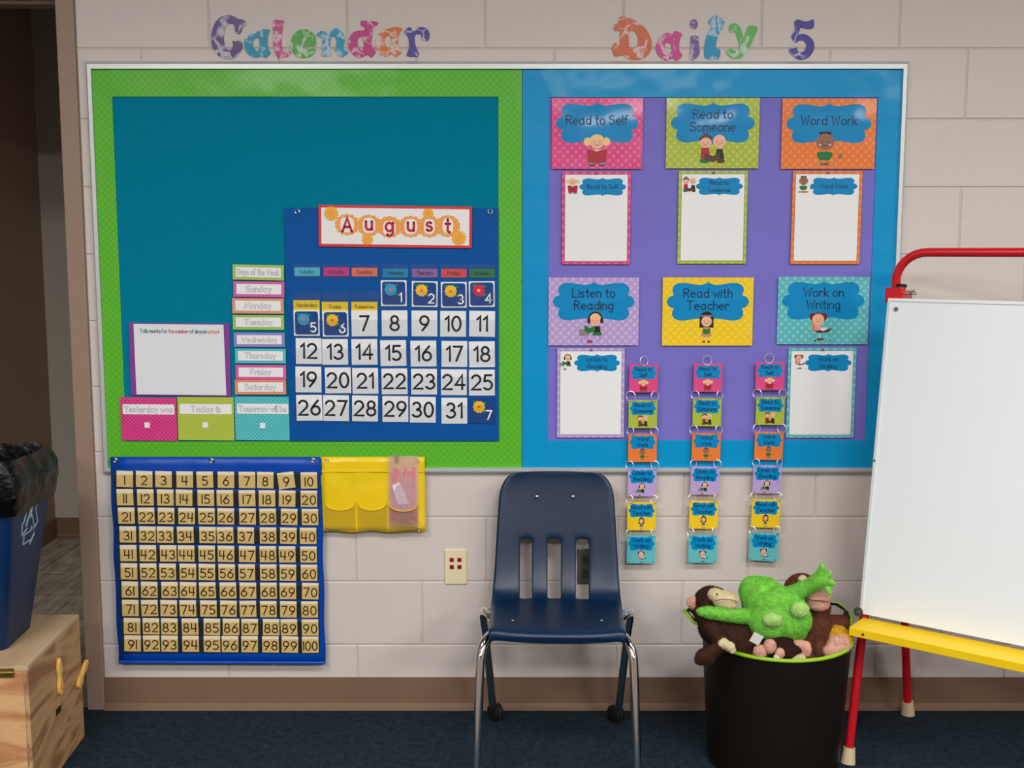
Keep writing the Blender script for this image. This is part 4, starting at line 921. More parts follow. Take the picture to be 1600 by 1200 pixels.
# smooth profile, dense rows; keep the slot rows (842..933 px) as row boundaries
cp = catmull([Vector((z, y, h)) for (z, y), h in zip(prof, halfs)], 3)
sl = [(-56, -38.5), (-13, 6.5), (31, 49.5)]
def row_depth(v): return v.y * math.cos(PITCH) - (v.x - H) * math.sin(PITCH)
us_edges = sorted([a for s_ in sl for a in s_] + [-47, -3.2, 40])
bmm = bmesh.new(); rows = []
fr = [-1, -.985, -.95, -.88, -.8, -.7]
for i, v in enumerate(cp):
    d_ = row_depth(v); row = []
    inner = [e / F * d_ for e in (-56, -47, -38.5, -26, -13, -3.2, 6.5, 19, 31, 40, 49.5)]
    cols = [f_ * v.z for f_ in fr] + inner + [-f_ * v.z for f_ in fr[::-1]]
    for x in cols:
        t = abs(x) / v.z; k = i / (len(cp) - 1)
        # back: sides wrap forward; rim rolls backwards at the very edge
        back = max(0, 1 - k / .62); seat = max(0, min(1, (k - .55) / .2))
        dyb = -.028 * t ** 2.2 * (.35 + .65 * min(1, k / .5)) * (1 - seat)
        dzs = .010 * t ** 3 * seat * (1 if k < .93 else .2)
        roll = max(0, (t - .93) / .07) ** 2
        lumb = -.010 * math.exp(-((k - .47) / .07) ** 2) * (1 - t ** 2)
        y = v.y + dyb + lumb + roll * .010 * (1 - seat); z = v.x + dzs - roll * .014 * seat
        z += (-.0075 * (1 - t * t) if k > .97 else 0) 
        if k < .06: z += .004 * (1 - t * t)
        row.append(bmm.verts.new((x, y - CY, z)))
    rows.append(row)
r842 = 5 * 3; r933 = 9 * 3
for i in range(len(rows) - 1):
    for j in range(len(rows[0]) - 1):
        cj = j - len(fr)
        slot = (r842 <= i < r933) and cj in (0, 1, 4, 5, 8, 9)
        if slot: continue
        bmm.faces.new((rows[i][j], rows[i + 1][j], rows[i + 1][j + 1], rows[i][j + 1]))
bmesh.ops.delete(bmm, geom=[v for v in bmm.verts if not v.link_faces], context='VERTS')
me = bpy.data.meshes.new('seat_shell'); bmm.to_mesh(me); bmm.free(); me.materials.append(plas)
me.polygons.foreach_set('use_smooth', [True] * len(me.polygons))
sh = bpy.data.objects.new('seat_shell', me); COL.objects.link(sh); sh.parent = chair
s1 = sh.modifiers.new('thick', 'SOLIDIFY'); s1.thickness = .009; s1.offset = -1
s2 = sh.modifiers.new('sub', 'SUBSURF'); s2.levels = s2.render_levels = 2
for px in (839, 895.5):
    p = at(px, 776, 3.315); q = MB(); p = rch(p); q.ball((p.x, p.y - .006, p.z), (.006, .003, .006), chrome, 12, 8); q.build('rivet', chair, smooth=True)
for px in (801, 940):
    p = at(px, 971, 2.99); q = MB(); p = rch(p); q.ball((p.x, p.y, p.z + .0035), (.004, .004, .002), chrome, 10, 6); q.build('rivet', chair, smooth=True)
rubber = mat('black_rubber', C(18, 18, 18), .6)
for s_ in (-1, 1):
    q = MB(); q.tube([(s_ * .10, 3.02 - CY, .392), (s_ * .165, 2.975 - CY, .394), (s_ * .192, 2.945 - CY, .385), (s_ * .204, 2.925 - CY, .355), (s_ * .208, 2.91 - CY, .30), (s_ * .216, 2.85 - CY, .018)], .0125, chrome, 16, smooth_n=6)
    l_ = q.build('front_leg', chair, smooth=True)
    q = MB(); q.cyl((s_ * .216, 2.85 - CY, .0), (s_ * .216, 2.85 - CY, .024), .016, rubber, 16); q.build('glide', l_, smooth=True)
    q = MB(); q.tube([(s_ * .10, 3.02 - CY, .392), (s_ * .175, 3.08 - CY, .40), (s_ * .205, 3.12 - CY, .405), (s_ * .214, 3.155 - CY, .385), (s_ * .207, 3.19 - CY, .30), (s_ * .192, 3.275 - CY, .06)], .0125, chrome, 16, smooth_n=6)
    l_ = q.build('rear_leg', chair, smooth=True)
    wx = s_ * .185; wy = 3.300 - CY; ax_ = Vector((-.78, -.62, 0)); c_ = Vector((wx, wy, .0275))
    q = MB(); q.tube([c_ + ax_ * t for t in (-.015, -.012, .012, .015)], [.023, .027, .027, .023], rubber, 28)
    q.tube([c_ + ax_ * t for t in (-.017, .0)], [.014, .029], mat('castor_grey', C(70, 68, 64), .4), 20)
    q.cyl((wx, wy, .05), (s_ * .192, 3.275 - CY, .068), .009, steel, 12); q.build('castor', l_, smooth=True)
q = MB(); q.tube([(-.12, 3.02 - CY, .388), (.12, 3.02 - CY, .388)], .009, chrome, 10); q.build('cross_bar', chair, smooth=True)
# ------------------------------------------------------------ laundry-style bin
BX, BY = .742, 3.03
bn = empty('toy_tub', (BX, BY + .015, 0), 'dark brown round tub with lime green rim filled with plush toys', 'tub')
tubm = mat('dark_brown_plastic', C(16, 11, 8), .5, spec=.25, bump=.15, bscale=60); lime = mat('lime_trim', C(138, 180, 30), .4)
q = MB(); R0, R1, HT = .182, .2045, .366
q.lathe([(0, .012), (R0 - .006, .012), (R1 - .005, HT - .002), (R1, HT), (R0 + .003, .03), (R0, .004), (R0 - .01, .0), (0, 0)], tubm, 64); q.build('tub_body', bn, smooth=True)
q = MB(); q.tube([((R1 + .001) * math.cos(t), (R1 + .001) * math.sin(t), HT + .001 * math.cos(2 * t)) for t in [2 * math.pi * i / 64 for i in range(64)]], .0052, lime, 8, closed=True); q.build('rim_band', bn, smooth=True)
for s_, nm in ((-1, 'l'), (1, 'r')):
    q = MB(); th0 = (math.pi if s_ < 0 else 0) + math.radians(3 if s_ < 0 else 32)
    out = [(.0, .0), (.012, .024), (.028, .050), (.046, .068), (.056, .072)] if s_ < 0 else [(.0, .0), (.012, .018), (.024, .034), (.036, .044), (.046, .046)]
    vs = []; fs = []; n = 12
    for i, (o_, z_) in enumerate(out):
        for j in range(n + 1):
            a = th0 + (j / n - .5) * (.95 - .55 * (i / 4) ** 2.5); r = R1 + o_ * (1 - abs(j / n - .5) * .5)
            vs.append((r * math.cos(a), r * math.sin(a), HT + z_ * (1 - .5 * abs(j / n - .5) * (i / 4))))
    for i in range(4):
        for j in range(n):
            if i in (1, 2) and 3 <= j <= 8: continue
            a = i * (n + 1) + j; fs.append((a, a + 1, a + n + 2, a + n + 1))
    q.add(vs, fs, tubm); hd = q.build('handle', bn, smooth=True); sd_ = hd.modifiers.new('t', 'SOLIDIFY'); sd_.thickness = .006; sd_.offset = 0
    edge = [vs[i * (n + 1)] for i in range(5)] + [vs[4 * (n + 1) + j] for j in range(1, n)] + [vs[i * (n + 1) + n] for i in range(4, -1, -1)]
    q = MB(); q.tube(edge, .0048, lime, 8, smooth_n=2); q.build('handle_trim', hd, smooth=True)
# ------------------------------------------------------------ plush toys
def blob(name, parts, m_, parent=None, loc=(0, 0, 0), vox=.004, disp=.0007, seed=0, fuzz=None):
    """parts: (centre, radii) ellipsoids or (p0, p1, r0, r1) limbs, fused into one skin"""
    if fuzz is None: fuzz = 1 if name in ('body', 'plush_toy_pile', 'yellow_plush_toy', 'foot') and m_ is not pkp else .6
    q = MB()
    for p in parts:
        if len(p) == 2: q.ball(Vector(p[0]), p[1] if isinstance(p[1], tuple) else (p[1],) * 3, m_, 16, 10)
        else:
            a, b, r0, r1 = Vector(p[0]), Vector(p[1]), p[2], p[3]; k = max(2, int((b - a).length / (min(r0, r1) * .45)))
            for i in range(k + 1): t = i / k; q.ball(a.lerp(b, t), (r0 + (r1 - r0) * t,) * 3, m_, 12, 8)
    o = q.build('tmp'); r = o.modifiers.new('r', 'REMESH'); r.mode = 'VOXEL'; r.voxel_size = vox
    s_ = o.modifiers.new('s', 'SMOOTH'); s_.iterations = 6; s_.factor = .6
    dg = bpy.context.evaluated_depsgraph_get(); me = bpy.data.meshes.new_from_object(o.evaluated_get(dg))
    bpy.data.objects.remove(o)
    L = Vector(loc)
    nv = []
    for v in me.vertices:
        d_ = noise.noise(v.co * 140 + Vector((seed, 0, 0))) * disp + noise.noise(v.co * 45 + Vector((seed, 5, 0))) * disp * 2.2 + noise.noise(v.co * 320) * disp * .9
        nv.append(v.co + v.normal * d_ - L)
    for v, c in zip(me.vertices, nv): v.co = c
    me.materials.clear(); me.materials.append(m_)
    if fuzz:      # short pile: slivers standing off the skin
        rnd = random.Random(seed + 1); V = [tuple(v.co) for v in me.vertices]; Fc = [tuple(p.vertices) for p in me.polygons]
        for p in me.polygons:
            n_f = p.area * 260000 * fuzz
            k = int(n_f) + (1 if rnd.random() < n_f - int(n_f) else 0)
            for _ in range(k):
                a = me.vertices[p.vertices[0]].co; b = me.vertices[p.vertices[1]].co; c = me.vertices[p.vertices[2]].co
                u_, v_ = rnd.random(), rnd.random()
                if u_ + v_ > 1: u_, v_ = 1 - u_, 1 - v_
                o_ = a + (b - a) * u_ + (c - a) * v_
                dr_ = (p.normal * .9 + Vector((rnd.uniform(-1, 1), rnd.uniform(-1, 1), rnd.uniform(-1.4, .6))) * .55).normalized()
                sd_ = dr_.cross(Vector((rnd.uniform(-1, 1), rnd.uniform(-1, 1), rnd.uniform(-1, 1)))).normalized() * .00055
                k0 = len(V); V += [tuple(o_ - sd_), tuple(o_ + sd_), tuple(o_ + dr_ * rnd.uniform(.003, .0055) * (1 if fuzz >= 1 else .6))]; Fc.append((k0, k0 + 1, k0 + 2))
        m2 = bpy.data.meshes.new(name); m2.from_pydata(V, [], Fc); m2.materials.append(m_); me = m2
    me.name = name
    me.polygons.foreach_set('use_smooth', [True] * len(me.polygons)); me.update()
    n_ = bpy.data.objects.new(name, me); COL.objects.link(n_)
    if parent: n_.parent = parent
    else: n_.location = L
    return n_
gf = fur('lime_green_plush', C(124, 196, 76)); gf2 = fur('pale_green_plush', C(158, 204, 112)); db = fur('dark_brown_plush', C(64, 41, 31)); rb = fur('russet_plush', C(100, 56, 43))
crm = fur('cream_plush', C(212, 188, 148)); pkp = fur('pink_plush', C(208, 152, 134)); dkb = fur('umber_plush', C(48, 30, 22))
thr = mat('seam_thread', C(70, 45, 38), .8)
def T(name, label, px, py, Y): return empty(name, at(px, py, Y), label, 'plush toy')
# green frog
Lf = at(1215, 1000, 2.97)
fr_ = empty('plush_frog', Lf, 'lime green plush frog sprawled on top of the toy tub', 'plush toy')
def a_(px, py, Y): return at(px, py, Y)
blob('body', [(a_(1193, 938, 3.02), (.062, .055, .066)), (a_(1180, 925, 3.03), (.045, .045, .045)), (a_(1218, 950, 2.98), (.075, .055, .058)),
              (a_(1230, 968, 2.94), (.066, .055, .052)), (a_(1203, 973, 2.93), (.055, .05, .046)), (a_(1235, 985, 2.95), (.045, .04, .03)), (a_(1215, 990, 2.96), (.04, .045, .028)),
              (a_(1200, 965, 3.0), a_(1150, 962, 2.94), .026, .018), (a_(1150, 962, 2.94), a_(1108, 957, 2.91), .018, .016), (a_(1108, 957, 2.91), a_(1094, 955, 2.91), .016, .010),
              (a_(1225, 935, 3.0), a_(1262, 917, 2.96), .026, .019), (a_(1262, 917, 2.96), a_(1284, 905, 2.94), .018, .023)], gf, fr_, Lf, seed=1)
for pa, pb, r0, r1 in (((1282, 900), (1285, 885), .013, .009), ((1288, 903), (1296, 896), .012, .009), ((1290, 908), (1300, 911), .012, .009), ((1290, 912), (1296, 926), .011, .008)):
    blob('finger', [(a_(*pa, 2.935), a_(*pb, 2.925), r0, r1)], gf, fr_, Lf, vox=.003, seed=2)
blob('eye_bump', [(a_(1207, 968, 2.882), (.028, .02, .020))], gf2, fr_, Lf, seed=3)
blob('eye_bump', [(a_(1250, 953, 2.885), (.026, .02, .022))], gf2, fr_, Lf, seed=4)
# brown monkey left
Lm = at(1130, 1015, 2.95)
mk = empty('plush_monkey', Lm, 'dark brown plush monkey with cream face at the left of the tub', 'plush toy')
blob('body', [(a_(1112, 938, 3.0), (.047, .045, .038)), (a_(1105, 955, 3.0), (.04, .04, .035)), (a_(1125, 980, 2.98), (.06, .055, .05)), (a_(1150, 1000, 2.96), (.07, .055, .05)), (a_(1170, 1012, 2.95), (.06, .05, .035)),
              (a_(1100, 965, 2.96), a_(1125, 1000, 2.88), .024, .019), (a_(1150, 1010, 2.95), a_(1190, 1025, 2.88), .03, .02)], db, mk, Lm, seed=5)
blob('muzzle', [(a_(1134, 938, 2.955), (.036, .034, .026)), (a_(1118, 929, 2.96), (.022, .025, .018))], crm, mk, Lm, seed=6)
q = MB(); q.tube([a_(px, py, 2.918 + (.012 if px in (1118, 1152) else 0)) - Lm for px, py in ((1118, 938.5), (1126, 936.5), (1136, 936.5), (1146, 938), (1152, 941))], .0010, thr, 6, smooth_n=3); q.build('mouth_seam', mk, smooth=True)
q = MB(); q.ball(a_(1120.5, 928.5, 2.934) - Lm, .0028, blk, 10, 6); q.build('eye', mk, smooth=True)
blob('ear', [(a_(1083, 941, 3.0), (.020, .010, .018)), (a_(1088, 948, 3.0), (.012, .01, .010))], pkp, mk, Lm, vox=.003, seed=7)
blob('hand', [(a_(1130, 1006, 2.865), (.016, .012, .016)), (a_(1140, 1010, 2.86), (.016, .011, .013)), (a_(1144, 1012, 2.858), a_(1148, 1016, 2.855), .007, .005), (a_(1140, 1013, 2.858), a_(1144, 1019, 2.855), .007, .005)], crm, mk, Lm, vox=.003, seed=8)
blob('foot', [(a_(1102, 1026, 2.86), (.026, .02, .022)), (a_(1104, 1024, 2.855), a_(1124, 1010, 2.87), .016, .016), (a_(1095, 1030, 2.86), (.017, .016, .016))], db, mk, Lm, seed=9)
# russet monkey right
Lr = at(1272, 1010, 2.98)
mr_ = empty('plush_monkey', Lr, 'russet plush monkey with pink muzzle behind the frog arm', 'plush toy')
blob('body', [(a_(1252, 925, 3.06), (.05, .045, .052)), (a_(1272, 948, 3.04), (.045, .045, .045)), (a_(1273, 985, 3.02), (.052, .05, .06)), (a_(1265, 1005, 3.0), (.05, .05, .04)), (a_(1280, 1015, 2.97), (.04, .05, .04)),
              (a_(1285, 975, 3.04), a_(1316, 974, 3.05), .028, .022), (a_(1235, 1010, 2.95), a_(1260, 1030, 2.9), .03, .025), (a_(1225, 1000, 2.97), a_(1235, 1025, 2.90), .025, .022)], rb, mr_, Lr, seed=10)
blob('muzzle', [(a_(1278, 932, 2.985), (.035, .03, .026)), (a_(1279, 943, 2.985), (.032, .028, .020))], pkp, mr_, Lr, seed=11)
q = MB(); q.tube([a_(px, py, 2.953 + (.012 if px in (1262, 1294) else 0)) - Lr for px, py in ((1262, 936), (1270, 938), (1278, 938.5), (1287, 939), (1294, 941))], .0010, thr, 6, smooth_n=3); q.build('mouth_seam', mr_, smooth=True)
blob('brow_patch', [(a_(1254, 905, 3.015), (.013, .01, .012))], crm, mr_, Lr, vox=.003, seed=12)
blob('foot', [(a_(1310, 1008, 2.93), (.033, .02, .030)), (a_(1300, 1018, 2.92), (.026, .018, .020))], pkp, mr_, Lr, seed=13)
for px, py in ((1306, 997), (1313, 995), (1319, 997)): blob('toe', [(a_(px, py, 2.922), a_(px + 1, py + 9, 2.916), .0065, .006)], pkp, mr_, Lr, vox=.003, seed=px)
blob('hand', [(a_(1247, 1007, 2.90), (.028, .014, .013)), (a_(1260, 1015, 2.89), (.014, .014, .024)), (a_(1250, 1022, 2.89), (.012, .012, .012)), (a_(1237, 1009, 2.9), (.010, .01, .008))], pkp, mr_, Lr, vox=.003, seed=14)
# small brown toy showing pink soles
Ls = at(1198, 1020, 2.87)
st = empty('plush_toy_small', Ls, 'small brown plush toy showing two round pink soles at the tub front', 'plush toy')
st.name = 'small_plush_toy'
blob('body', [(a_(1215, 1010, 2.90), (.05, .035, .03)), (a_(1230, 1018, 2.89), (.04, .03, .022))], dkb, st, Ls, seed=15)
blob('sole', [(a_(1188, 1018, 2.865), (.020, .012, .019))], pkp, st, Ls, vox=.003, seed=16)
blob('sole', [(a_(1203, 1010, 2.862), (.017, .012, .021))], pkp, st, Ls, vox=.003, seed=17)
blob('paw', [(a_(1218, 1021, 2.862), (.014, .010, .016))], pkp, st, Ls, vox=.003, seed=18)
blob('white_paw_pad', [(a_(1214, 1027, 2.858), (.010, .006, .008))], fur('white_plush', C(215, 210, 205)), st, Ls, vox=.003, seed=19)
q = MB(); c_ = a_(1182, 998, 2.86) - Ls; q.box((c_.x - .014, c_.y, c_.z - .014), (c_.x + .014, c_.y + .001, c_.z + .014), mat('cloth_tag', C(190, 188, 182), .7), rot=Matrix.Rotation(.5, 3, 'Y'), c=c_); q.build('care_tag', st)
o = blob('plush_arm', [(a_(1232, 1036, 2.87), a_(1252, 1028, 2.86), .010, .012)], crm, None, a_(1240, 1036, 2.86), vox=.003, seed=20)
o.name = 'cream_plush_toy'; tag(o, 'cream plush limb poking over the tub rim front', 'plush toy')
o = blob('yellow_plush_toy', [(a_(1305, 992, 3.0), (.04, .03, .025)), (a_(1318, 998, 2.98), (.025, .025, .02))], fur('yellow_plush', C(196, 150, 40)), None, a_(1310, 1000, 3.0), seed=21)
tag(o, 'mustard yellow plush toy peeking out above the pink foot', 'plush toy')
# hidden filling so that the toys rest on something
o = blob('plush_toy_pile', [((BX - .06, BY + .02, .2), (.10, .12, .13)), ((BX + .07, BY, .2), (.10, .12, .13)), ((BX, BY + .05, .14), (.15, .12, .1))], dkb, None, (BX, BY, .02), vox=.008, seed=30)
tag(o, 'dark umber plush toy packed under the others inside the tub', 'plush toy')
# ------------------------------------------------------------ whiteboard easel
EA = math.radians(-38)
es = empty('easel', (.949, 3.016, 0), 'red tube easel holding a large white marker board and yellow tray', 'easel', rz=EA)
redm = mat('red_enamel', C(188, 24, 34), .28, coat=.4); beige = mat('beige_rubber', C(200, 180, 145), .6)
wb = mat('white_marker_board', C(214, 219, 221), .25, coat=.3, var=.02, vscale=3, spec=.5); gryf = mat('board_edge_grey', C(190, 195, 196), .4)
yw_ = mat('yellow_enamel', C(238, 190, 22), .4, var=.05, vscale=18, bump=.1)
EW = .78; AP = .215
for u0 in (0, EW):
    du = .03 if u0 == 0 else -.03
    q = MB(); q.tube([(u0, 0, .02), (u0 + du, AP - .022, 1.335)], .0125, redm, 16); l_ = q.build('front_leg', es, smooth=True)
    q = MB(); q.cyl((u0, -.002, 0), (u0, .006, .045), .021, beige, 18, .0165); q.build('rubber_foot', l_, smooth=True)
    q = MB(); q.cyl((u0 + du, AP - .022, 1.335), (u0 + du, AP - .021, 1.343), .0145, rubber, 16); q.build('end_cap', l_, smooth=True)
# rear frame: one bent tube over the top
rt = 1.432
q = MB(); R_ = .085
path = [(-.0, .432, .02), (-.012, AP + .008, 1.30)]
path = [(0.02, .435, .02), (.002, AP + .018, 1.25), (.002, AP + .013, 1.31)]
path += [(.002 + R_ - R_ * math.cos(t), AP + .010, rt - R_ + R_ * math.sin(t)) for t in [math.pi / 2 * i / 8 for i in range(1, 9)]]
xr = EW - .002
path += [(xr - R_ + R_ * math.sin(t), AP + .010, rt - R_ + R_ * math.cos(t)) for t in [math.pi / 2 * i / 8 for i in range(0, 8)]]
path += [(xr, AP + .013, 1.31), (xr, AP + .018, 1.25), (xr - .018, .435, .02)]
q.tube(path, .0125, redm, 16); rl = q.build('rear_frame', es, smooth=True)
for u0 in (.02, xr - .018):
    q = MB(); q.cyl((u0, .439, 0), (u0, .433, .045), .021, beige, 18, .0165); q.build('rubber_foot', rl, smooth=True)
for u0, sg in ((.017, 1), (EW - .017, -1)):
    q = MB(); q.box((u0 - .026, AP - .043, 1.295), (u0 + .026, AP + .036, 1.325), redm); q.box((u0 - .024, AP - .046, 1.292), (u0 + .024, AP - .040, 1.334), redm); cl = q.build('hinge_bracket', es, bevel=.003)
    q = MB(); q.cyl((u0 + .02 * sg, AP - .02, 1.318), (u0 + .055 * sg, AP - .02, 1.318), .004, steel, 10); q.cyl((u0 + .04 * sg, AP - .028, 1.318), (u0 + .046 * sg, AP - .012, 1.326), .003, steel, 8); q.build('wing_bolt', cl, smooth=True)
# board in the plane of the front legs
th_ = math.atan2(AP - .022, 1.315)
bd = MB(); BH = .878; z0 = .424
def bpl(u, v, d): # u along, v up the slope, d forward of leg axis
    return (u, v * math.sin(th_) - d * math.cos(th_) + .0, v * math.cos(th_) + d * math.sin(th_))
def slab(u0, u1, v0, v1, d0, d1, m_, name, parent, bevel=0):
    q = MB(); vs = [bpl(u, v, d) for v, d in ((v0, d1), (v0, d0), (v1, d0), (v1, d1)) for u in (u0, u1)]
    q.add([vs[0], vs[1], vs[3], vs[2], vs[6], vs[7], vs[5], vs[4]], [(0, 3, 2, 1), (4, 5, 6, 7), (0, 1, 5, 4), (1, 2, 6, 5), (2, 3, 7, 6), (3, 0, 4, 7)], m_)
    o = q.build(name, parent, bevel=bevel); b = bmesh.new(); b.from_mesh(o.data); bmesh.ops.recalc_face_normals(b, faces=b.faces); b.to_mesh(o.data); b.free(); return o
v0 = z0 / math.cos(th_); v1 = v0 + BH
pan = slab(.012, EW + .02, v0, v1, .016, .028, wb, 'marker_board', es)
slab(.005, EW + .027, v1 - .001, v1 + .008, .014, .031, wb, 'board_edge_trim', pan, .001)
slab(.004, .012, v0, v1 - .001, .014, .031, gryf, 'board_edge_trim', pan, .001); slab(EW + .02, EW + .028, v0, v1 - .001, .014, .031, gryf, 'board_edge_trim', pan, .001)
def disc(u, v, r, m_, name, d=.028, t=.004):
    q = MB(); q.cyl(bpl(u, v, d), bpl(u, v, d + t), r, m_, 18); q.build(name, pan, smooth=True)
gunm = mat('dull_steel', C(120, 120, 118, .8), .4, metal=.8)
disc(.030, v1 - .022, .0058, gunm, 'screw'); disc(.002, v0 + .004, .013, gunm, 'washer', .031); disc(.002, v0 + .004, .0045, steel, 'bolt', .035)
disc(.009, v0 + BH * .49, .003, gunm, 'screw', .031)
# tray
q = MB(); q.box((.010, -.056, .390), (EW + .03, .050, .414), yw_); q.build('tray', es, bevel=.002)
q = MB(); q.cyl((.05, -.0565, .402), (.05, -.0595, .402), .0035, gunm, 10); q.build('tray_screw', es)
# ------------------------------------------------------------ plywood box
f0 = Vector((-1.246, 2.776)); b0 = Vector((-1.274, 3.193)); dr = (b0 - f0).normalized(); ang = math.atan2(dr.y, dr.x) - math.pi / 2
bxr = empty('plywood_box', (f0.x, f0.y, 0), 'plywood storage box with brass hinge and wooden turn buttons', 'box', rz=ang)
ply = wood('plywood_side', C(192, 158, 114), C(118, 72, 42), 'Y', 5); plyf = wood('plywood_front', C(208, 170, 122), C(158, 98, 56), 'X', 5); plyt = wood('plywood_top', C(184, 160, 128), C(160, 132, 100), 'Y', 3)
edgep = mat('ply_edge', C(176, 140, 100), .6, var=.2, vscale=90)
BWd, BDp, BHt, T_ = .62, .418, .375, .012
def bxp(name, a, b, m_, par=bxr, bev=.001, **k): q = MB(); q.box(a, b, m_); return q.build(name, par, bevel=bev)
bxp('side_panel', (-T_, .0, 0), (0, BDp, BHt - T_ - .0005), ply); bxp('side_panel', (-BWd, 0, 0), (-BWd + T_, BDp, BHt - T_ - .0005), ply)
bxp('front_panel', (-BWd + T_ + .0005, .001, 0), (-T_ - .0005, T_, BHt - T_ - .001), plyf); bxp('back_panel', (-BWd + T_ + .0005, BDp - T_, 0), (-T_ - .0005, BDp - .001, BHt - T_ - .001), ply)
bxp('bottom_panel', (-BWd + T_ + .0005, T_ + .0005, .01), (-T_ - .0005, BDp - T_ - .0005, .022), ply); bxp('lid', (-BWd, 0, BHt - T_), (0, BDp, BHt), plyt)
brass = mat('brass', C(176, 150, 90, .9), .35, metal=.9)
q = MB(); q.box((-.12, -.0025, BHt - .028), (-.034, -.0002, BHt - .004), brass); q.tube([(-.12, -.004, BHt - .015), (-.034, -.004, BHt - .015)], .0035, brass, 10); hg = q.build('hinge', bxr, bevel=.0005)
for px in (-.045, -.075, -.105): q = MB(); q.cyl((px, -.0026, BHt - .023), (px, -.0036, BHt - .023), .0022, gunm, 8); q.build('screw', hg)
latw = mat('yellow_pine', C(224, 178, 92), .5, var=.08, vscale=30)
def turn(parent_, y, z, flip):
    pts = [(0, .062), (.010, .048), (.011, .028), (.006, .008), (.011, -.004), (.014, -.02), (.008, -.038), (-.004, -.042), (-.012, -.030), (-.012, -.012), (-.007, .004), (-.010, .028), (-.008, .048)]
    pts = sm2(pts, 3); q = MB(); n = len(pts); tt = math.radians(flip)
    pr = [(a * math.cos(tt) - b * math.sin(tt), a * math.sin(tt) + b * math.cos(tt)) for a, b in pts]
    vs = [(.011, y + a, z + b) for a, b in pr] + [(.001, y + a, z + b) for a, b in pr]
    q.add(vs, [tuple(range(n)), tuple(range(2 * n - 1, n - 1, -1))] + [(i, i + n, (i + 1) % n + n, (i + 1) % n) for i in range(n)], latw)
    o = q.build('turn_button', parent_, bevel=.001); b = bmesh.new(); b.from_mesh(o.data); bmesh.ops.recalc_face_normals(b, faces=b.faces); b.to_mesh(o.data); b.free()
    q = MB(); q.cyl((.011, y + .002, z - .026), (.0125, y + .002, z - .026), .003, brass, 8); q.build('screw', o)
def yz(px, py):   # hit of a pixel ray with the side panel plane
    r = ray(px, py); nx = -dr.y; ny = dr.x; t = (f0.x * nx + f0.y * ny) / (r[0] * nx + r[1] * ny); p = Vector((r[0] * t, r[1] * t)); return (p - f0).dot(dr), H + r[2] * t
y_, z_ = yz(90, 1062); turn(bxr, y_, z_, 0)
y_, z_ = yz(128, 1052); turn(bxr, BDp - .020, z_, -62)
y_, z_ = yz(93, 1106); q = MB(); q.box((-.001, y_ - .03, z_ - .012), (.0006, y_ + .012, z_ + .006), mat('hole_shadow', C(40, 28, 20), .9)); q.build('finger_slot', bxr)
for k in range(3): q = MB(); q.box((.0002, y_ - .012, z_ + .010 + k * .010), (.004, y_ + .03, z_ + .015 + k * .010), edgep); q.build('wood_cleat', bxr)
# ------------------------------------------------------------ recycling bin with bag
g0 = Vector((-1.350, 2.878)); g1 = Vector((-1.362, 3.083)); gd = (g1 - g0).normalized(); ga = math.atan2(gd.y, gd.x) - math.pi / 2
rbn = empty('recycling_bin', (g0.x, g0.y, BHt), 'dark blue recycling bin lined with a black bag, standing on the plywood box', 'bin', rz=ga)
rbl = mat('recycling_blue', C(5, 42, 84), .45); Lx, Ly, HB = .36, .207, .452
def ring_pts(z, g, r=.03, n=5):   # rounded rectangle grown by g
    o_ = []; x0, x1, y0, y1 = -Lx - g, g, -g, Ly + g
    for cx, cy, a0 in ((x1 - r, y1 - r, 0), (x0 + r, y1 - r, 90), (x0 + r, y0 + r, 180), (x1 - r, y0 + r, 270)):
        for i in range(n + 1): a = math.radians(a0 + 90 * i / n); o_.append((cx + r * math.cos(a), cy + r * math.sin(a), z))
    return o_
def loft(rings, m_, name, parent, **k):
    q = MB(); n = len(rings[0]); vs = [p for r_ in rings for p in r_]
    q.add(vs, [(i * n + j, i * n + (j + 1) % n, (i + 1) * n + (j + 1) % n, (i + 1) * n + j) for i in range(len(rings) - 1) for j in range(n)], m_); return q.build(name, parent, smooth=True, **k)
GR = .062
loft([[( (p[0] + Lx / 2) * .01 - Lx / 2, (p[1] - Ly / 2) * .01 + Ly / 2, .001) for p in ring_pts(0, 0)], ring_pts(.001, -.004), ring_pts(.006, 0), ring_pts(HB, GR), ring_pts(HB, GR + .003), ring_pts(HB - .02, GR + .003), ring_pts(HB - .02, GR - .001),
      ring_pts(HB - .02, GR - .006), ring_pts(.02, -.004)], rbl, 'bin_body', rbn)
# crumpled bag folded over the rim
blackbag = mat('black_bag_plastic', C(8, 9, 9), .27, spec=.2, bump=1, bscale=34)
for n_ in blackbag.node_tree.nodes:
    if n_.type == 'BUMP': n_.inputs['Distance'].default_value = .007
rings = []; NB = 120
def dense(z, g):
    b = ring_pts(z, g, .04, 8); out = []; per = [0]; n = len(b)
    for i in range(n): per.append(per[-1] + math.dist(b[i], b[(i + 1) % n]))
    k = 0
    for j in range(NB):
        s_ = per[-1] * j / NB
        while per[k + 1] < s_: k += 1
        t = (s_ - per[k]) / (per[k + 1] - per[k] + 1e-9); p, q_ = Vector(b[k]), Vector(b[(k + 1) % n]); out.append(p.lerp(q_, t))
    return out
prf = [(HB - .24, .0), (HB - .06, GR - .02), (HB - .0, GR - .010), (HB + .040, GR - .010), (HB + .066, GR - .006), (HB + .068, GR + .000), (HB + .05, GR + .008), (HB + .025, GR + .013), (HB, GR + .014), (HB - .02, GR + .014), (HB - .04, GR + .012), (HB - .06, GR + .008), (HB - .078, GR + .002)]
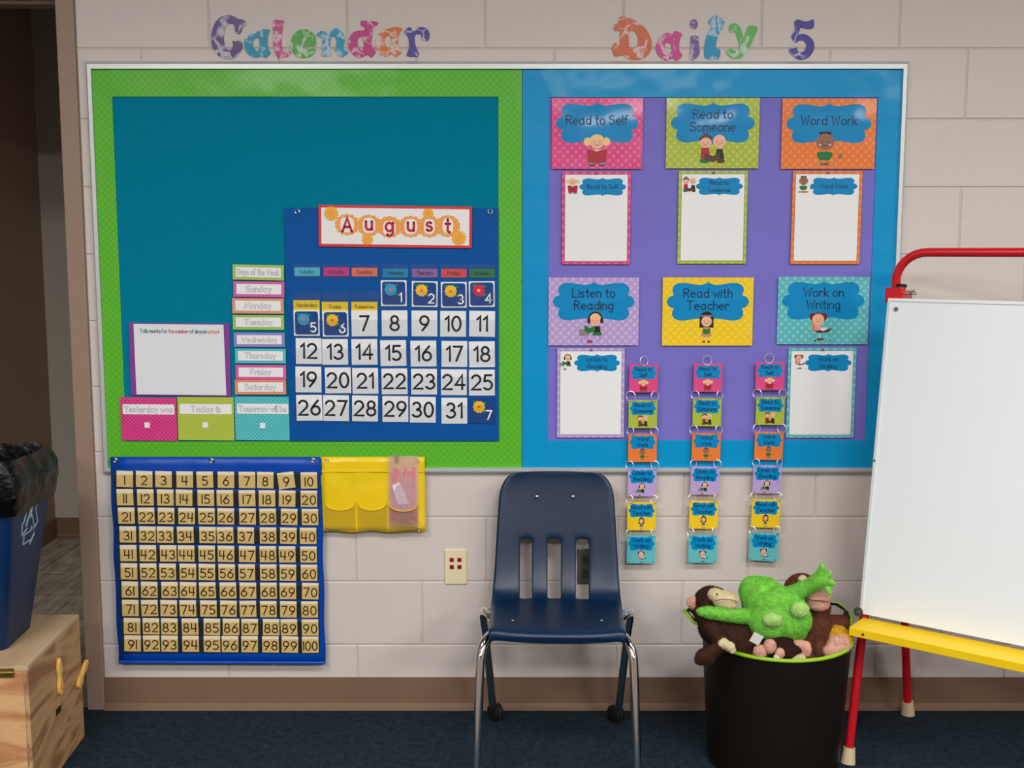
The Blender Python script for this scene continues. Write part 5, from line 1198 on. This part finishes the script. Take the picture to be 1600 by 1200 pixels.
prf_old = [(HB - .24, .0), (HB - .06, GR - .02), (HB - .0, GR - .008), (HB + .030, GR - .004), (HB + .042, GR + .006), (HB + .038, GR + .016), (HB + .02, GR + .022), (HB - .005, GR + .024), (HB - .03, GR + .026), (HB - .055, GR + .026), (HB - .08, GR + .024), (HB - .10, GR + .020), (HB - .118, GR + .014)]
cen = Vector((-Lx / 2, Ly / 2, HB))
for i, (z_, g_) in enumerate(prf):
    rr = []
    for j, p in enumerate(dense(z_, g_)):
        d_ = (p - cen); d_.z = 0; d_.normalize()
        am = .008 if 2 < i < 12 else .005
        nn = -.001 + noise.noise(Vector((j * .28, i * .9, 1))) * am + abs(noise.noise(Vector((j * .11, i * .45, 7)))) * am * 1.2 + noise.noise(Vector((j * .7, i * 1.9, 4))) * am * .35
        if i < 2: nn *= .2
        pz = p.z + noise.noise(Vector((j * .2, i * .3, 11))) * (.016 if i > 10 or 2 < i < 6 else .006)
        rr.append(tuple((p + d_ * nn).to_tuple()[:2]) + (pz,))
    rings.append(rr)
loft(rings, blackbag, 'bin_liner', rbn, angle=28)
# recycling arrows on the side wall (three chasing arrows), raised print on the tapered side
sl_ = GR / HB; wsym = mat('white_symbol', C(150, 165, 180), .5)
q = MB()
def sp(y, z): return Vector((z * sl_ + .0012, y, z))
cy_, cz_, rr_ = Ly * .46, .325, .07
def arrow(a0):
    pts = []
    tri = [Vector((rr_ * math.cos(math.radians(90 + 120 * i)), rr_ * math.sin(math.radians(90 + 120 * i)))) for i in range(3)]
    A_, B_ = tri[a0], tri[(a0 + 1) % 3]; d = (B_ - A_).normalized(); n = Vector((d.y, -d.x)); Ln = (B_ - A_).length
    s = A_ + d * Ln * .2; e = A_ + d * Ln * .62; w2 = .013; hp = A_ + d * Ln * .86
    ol = [s + n * w2, e + n * w2, e + n * w2 * 1.9, hp, e - n * w2 * 1.9, e - n * w2, s - n * w2]
    ps = [sp(cy_ + p.x, cz_ + p.y) for p in ol]; k = len(ps)
    q.tube(ps, .0022, wsym, 6, closed=True)
for i in range(3): arrow(i)
q.build('recycling_symbol', rbn, smooth=True)
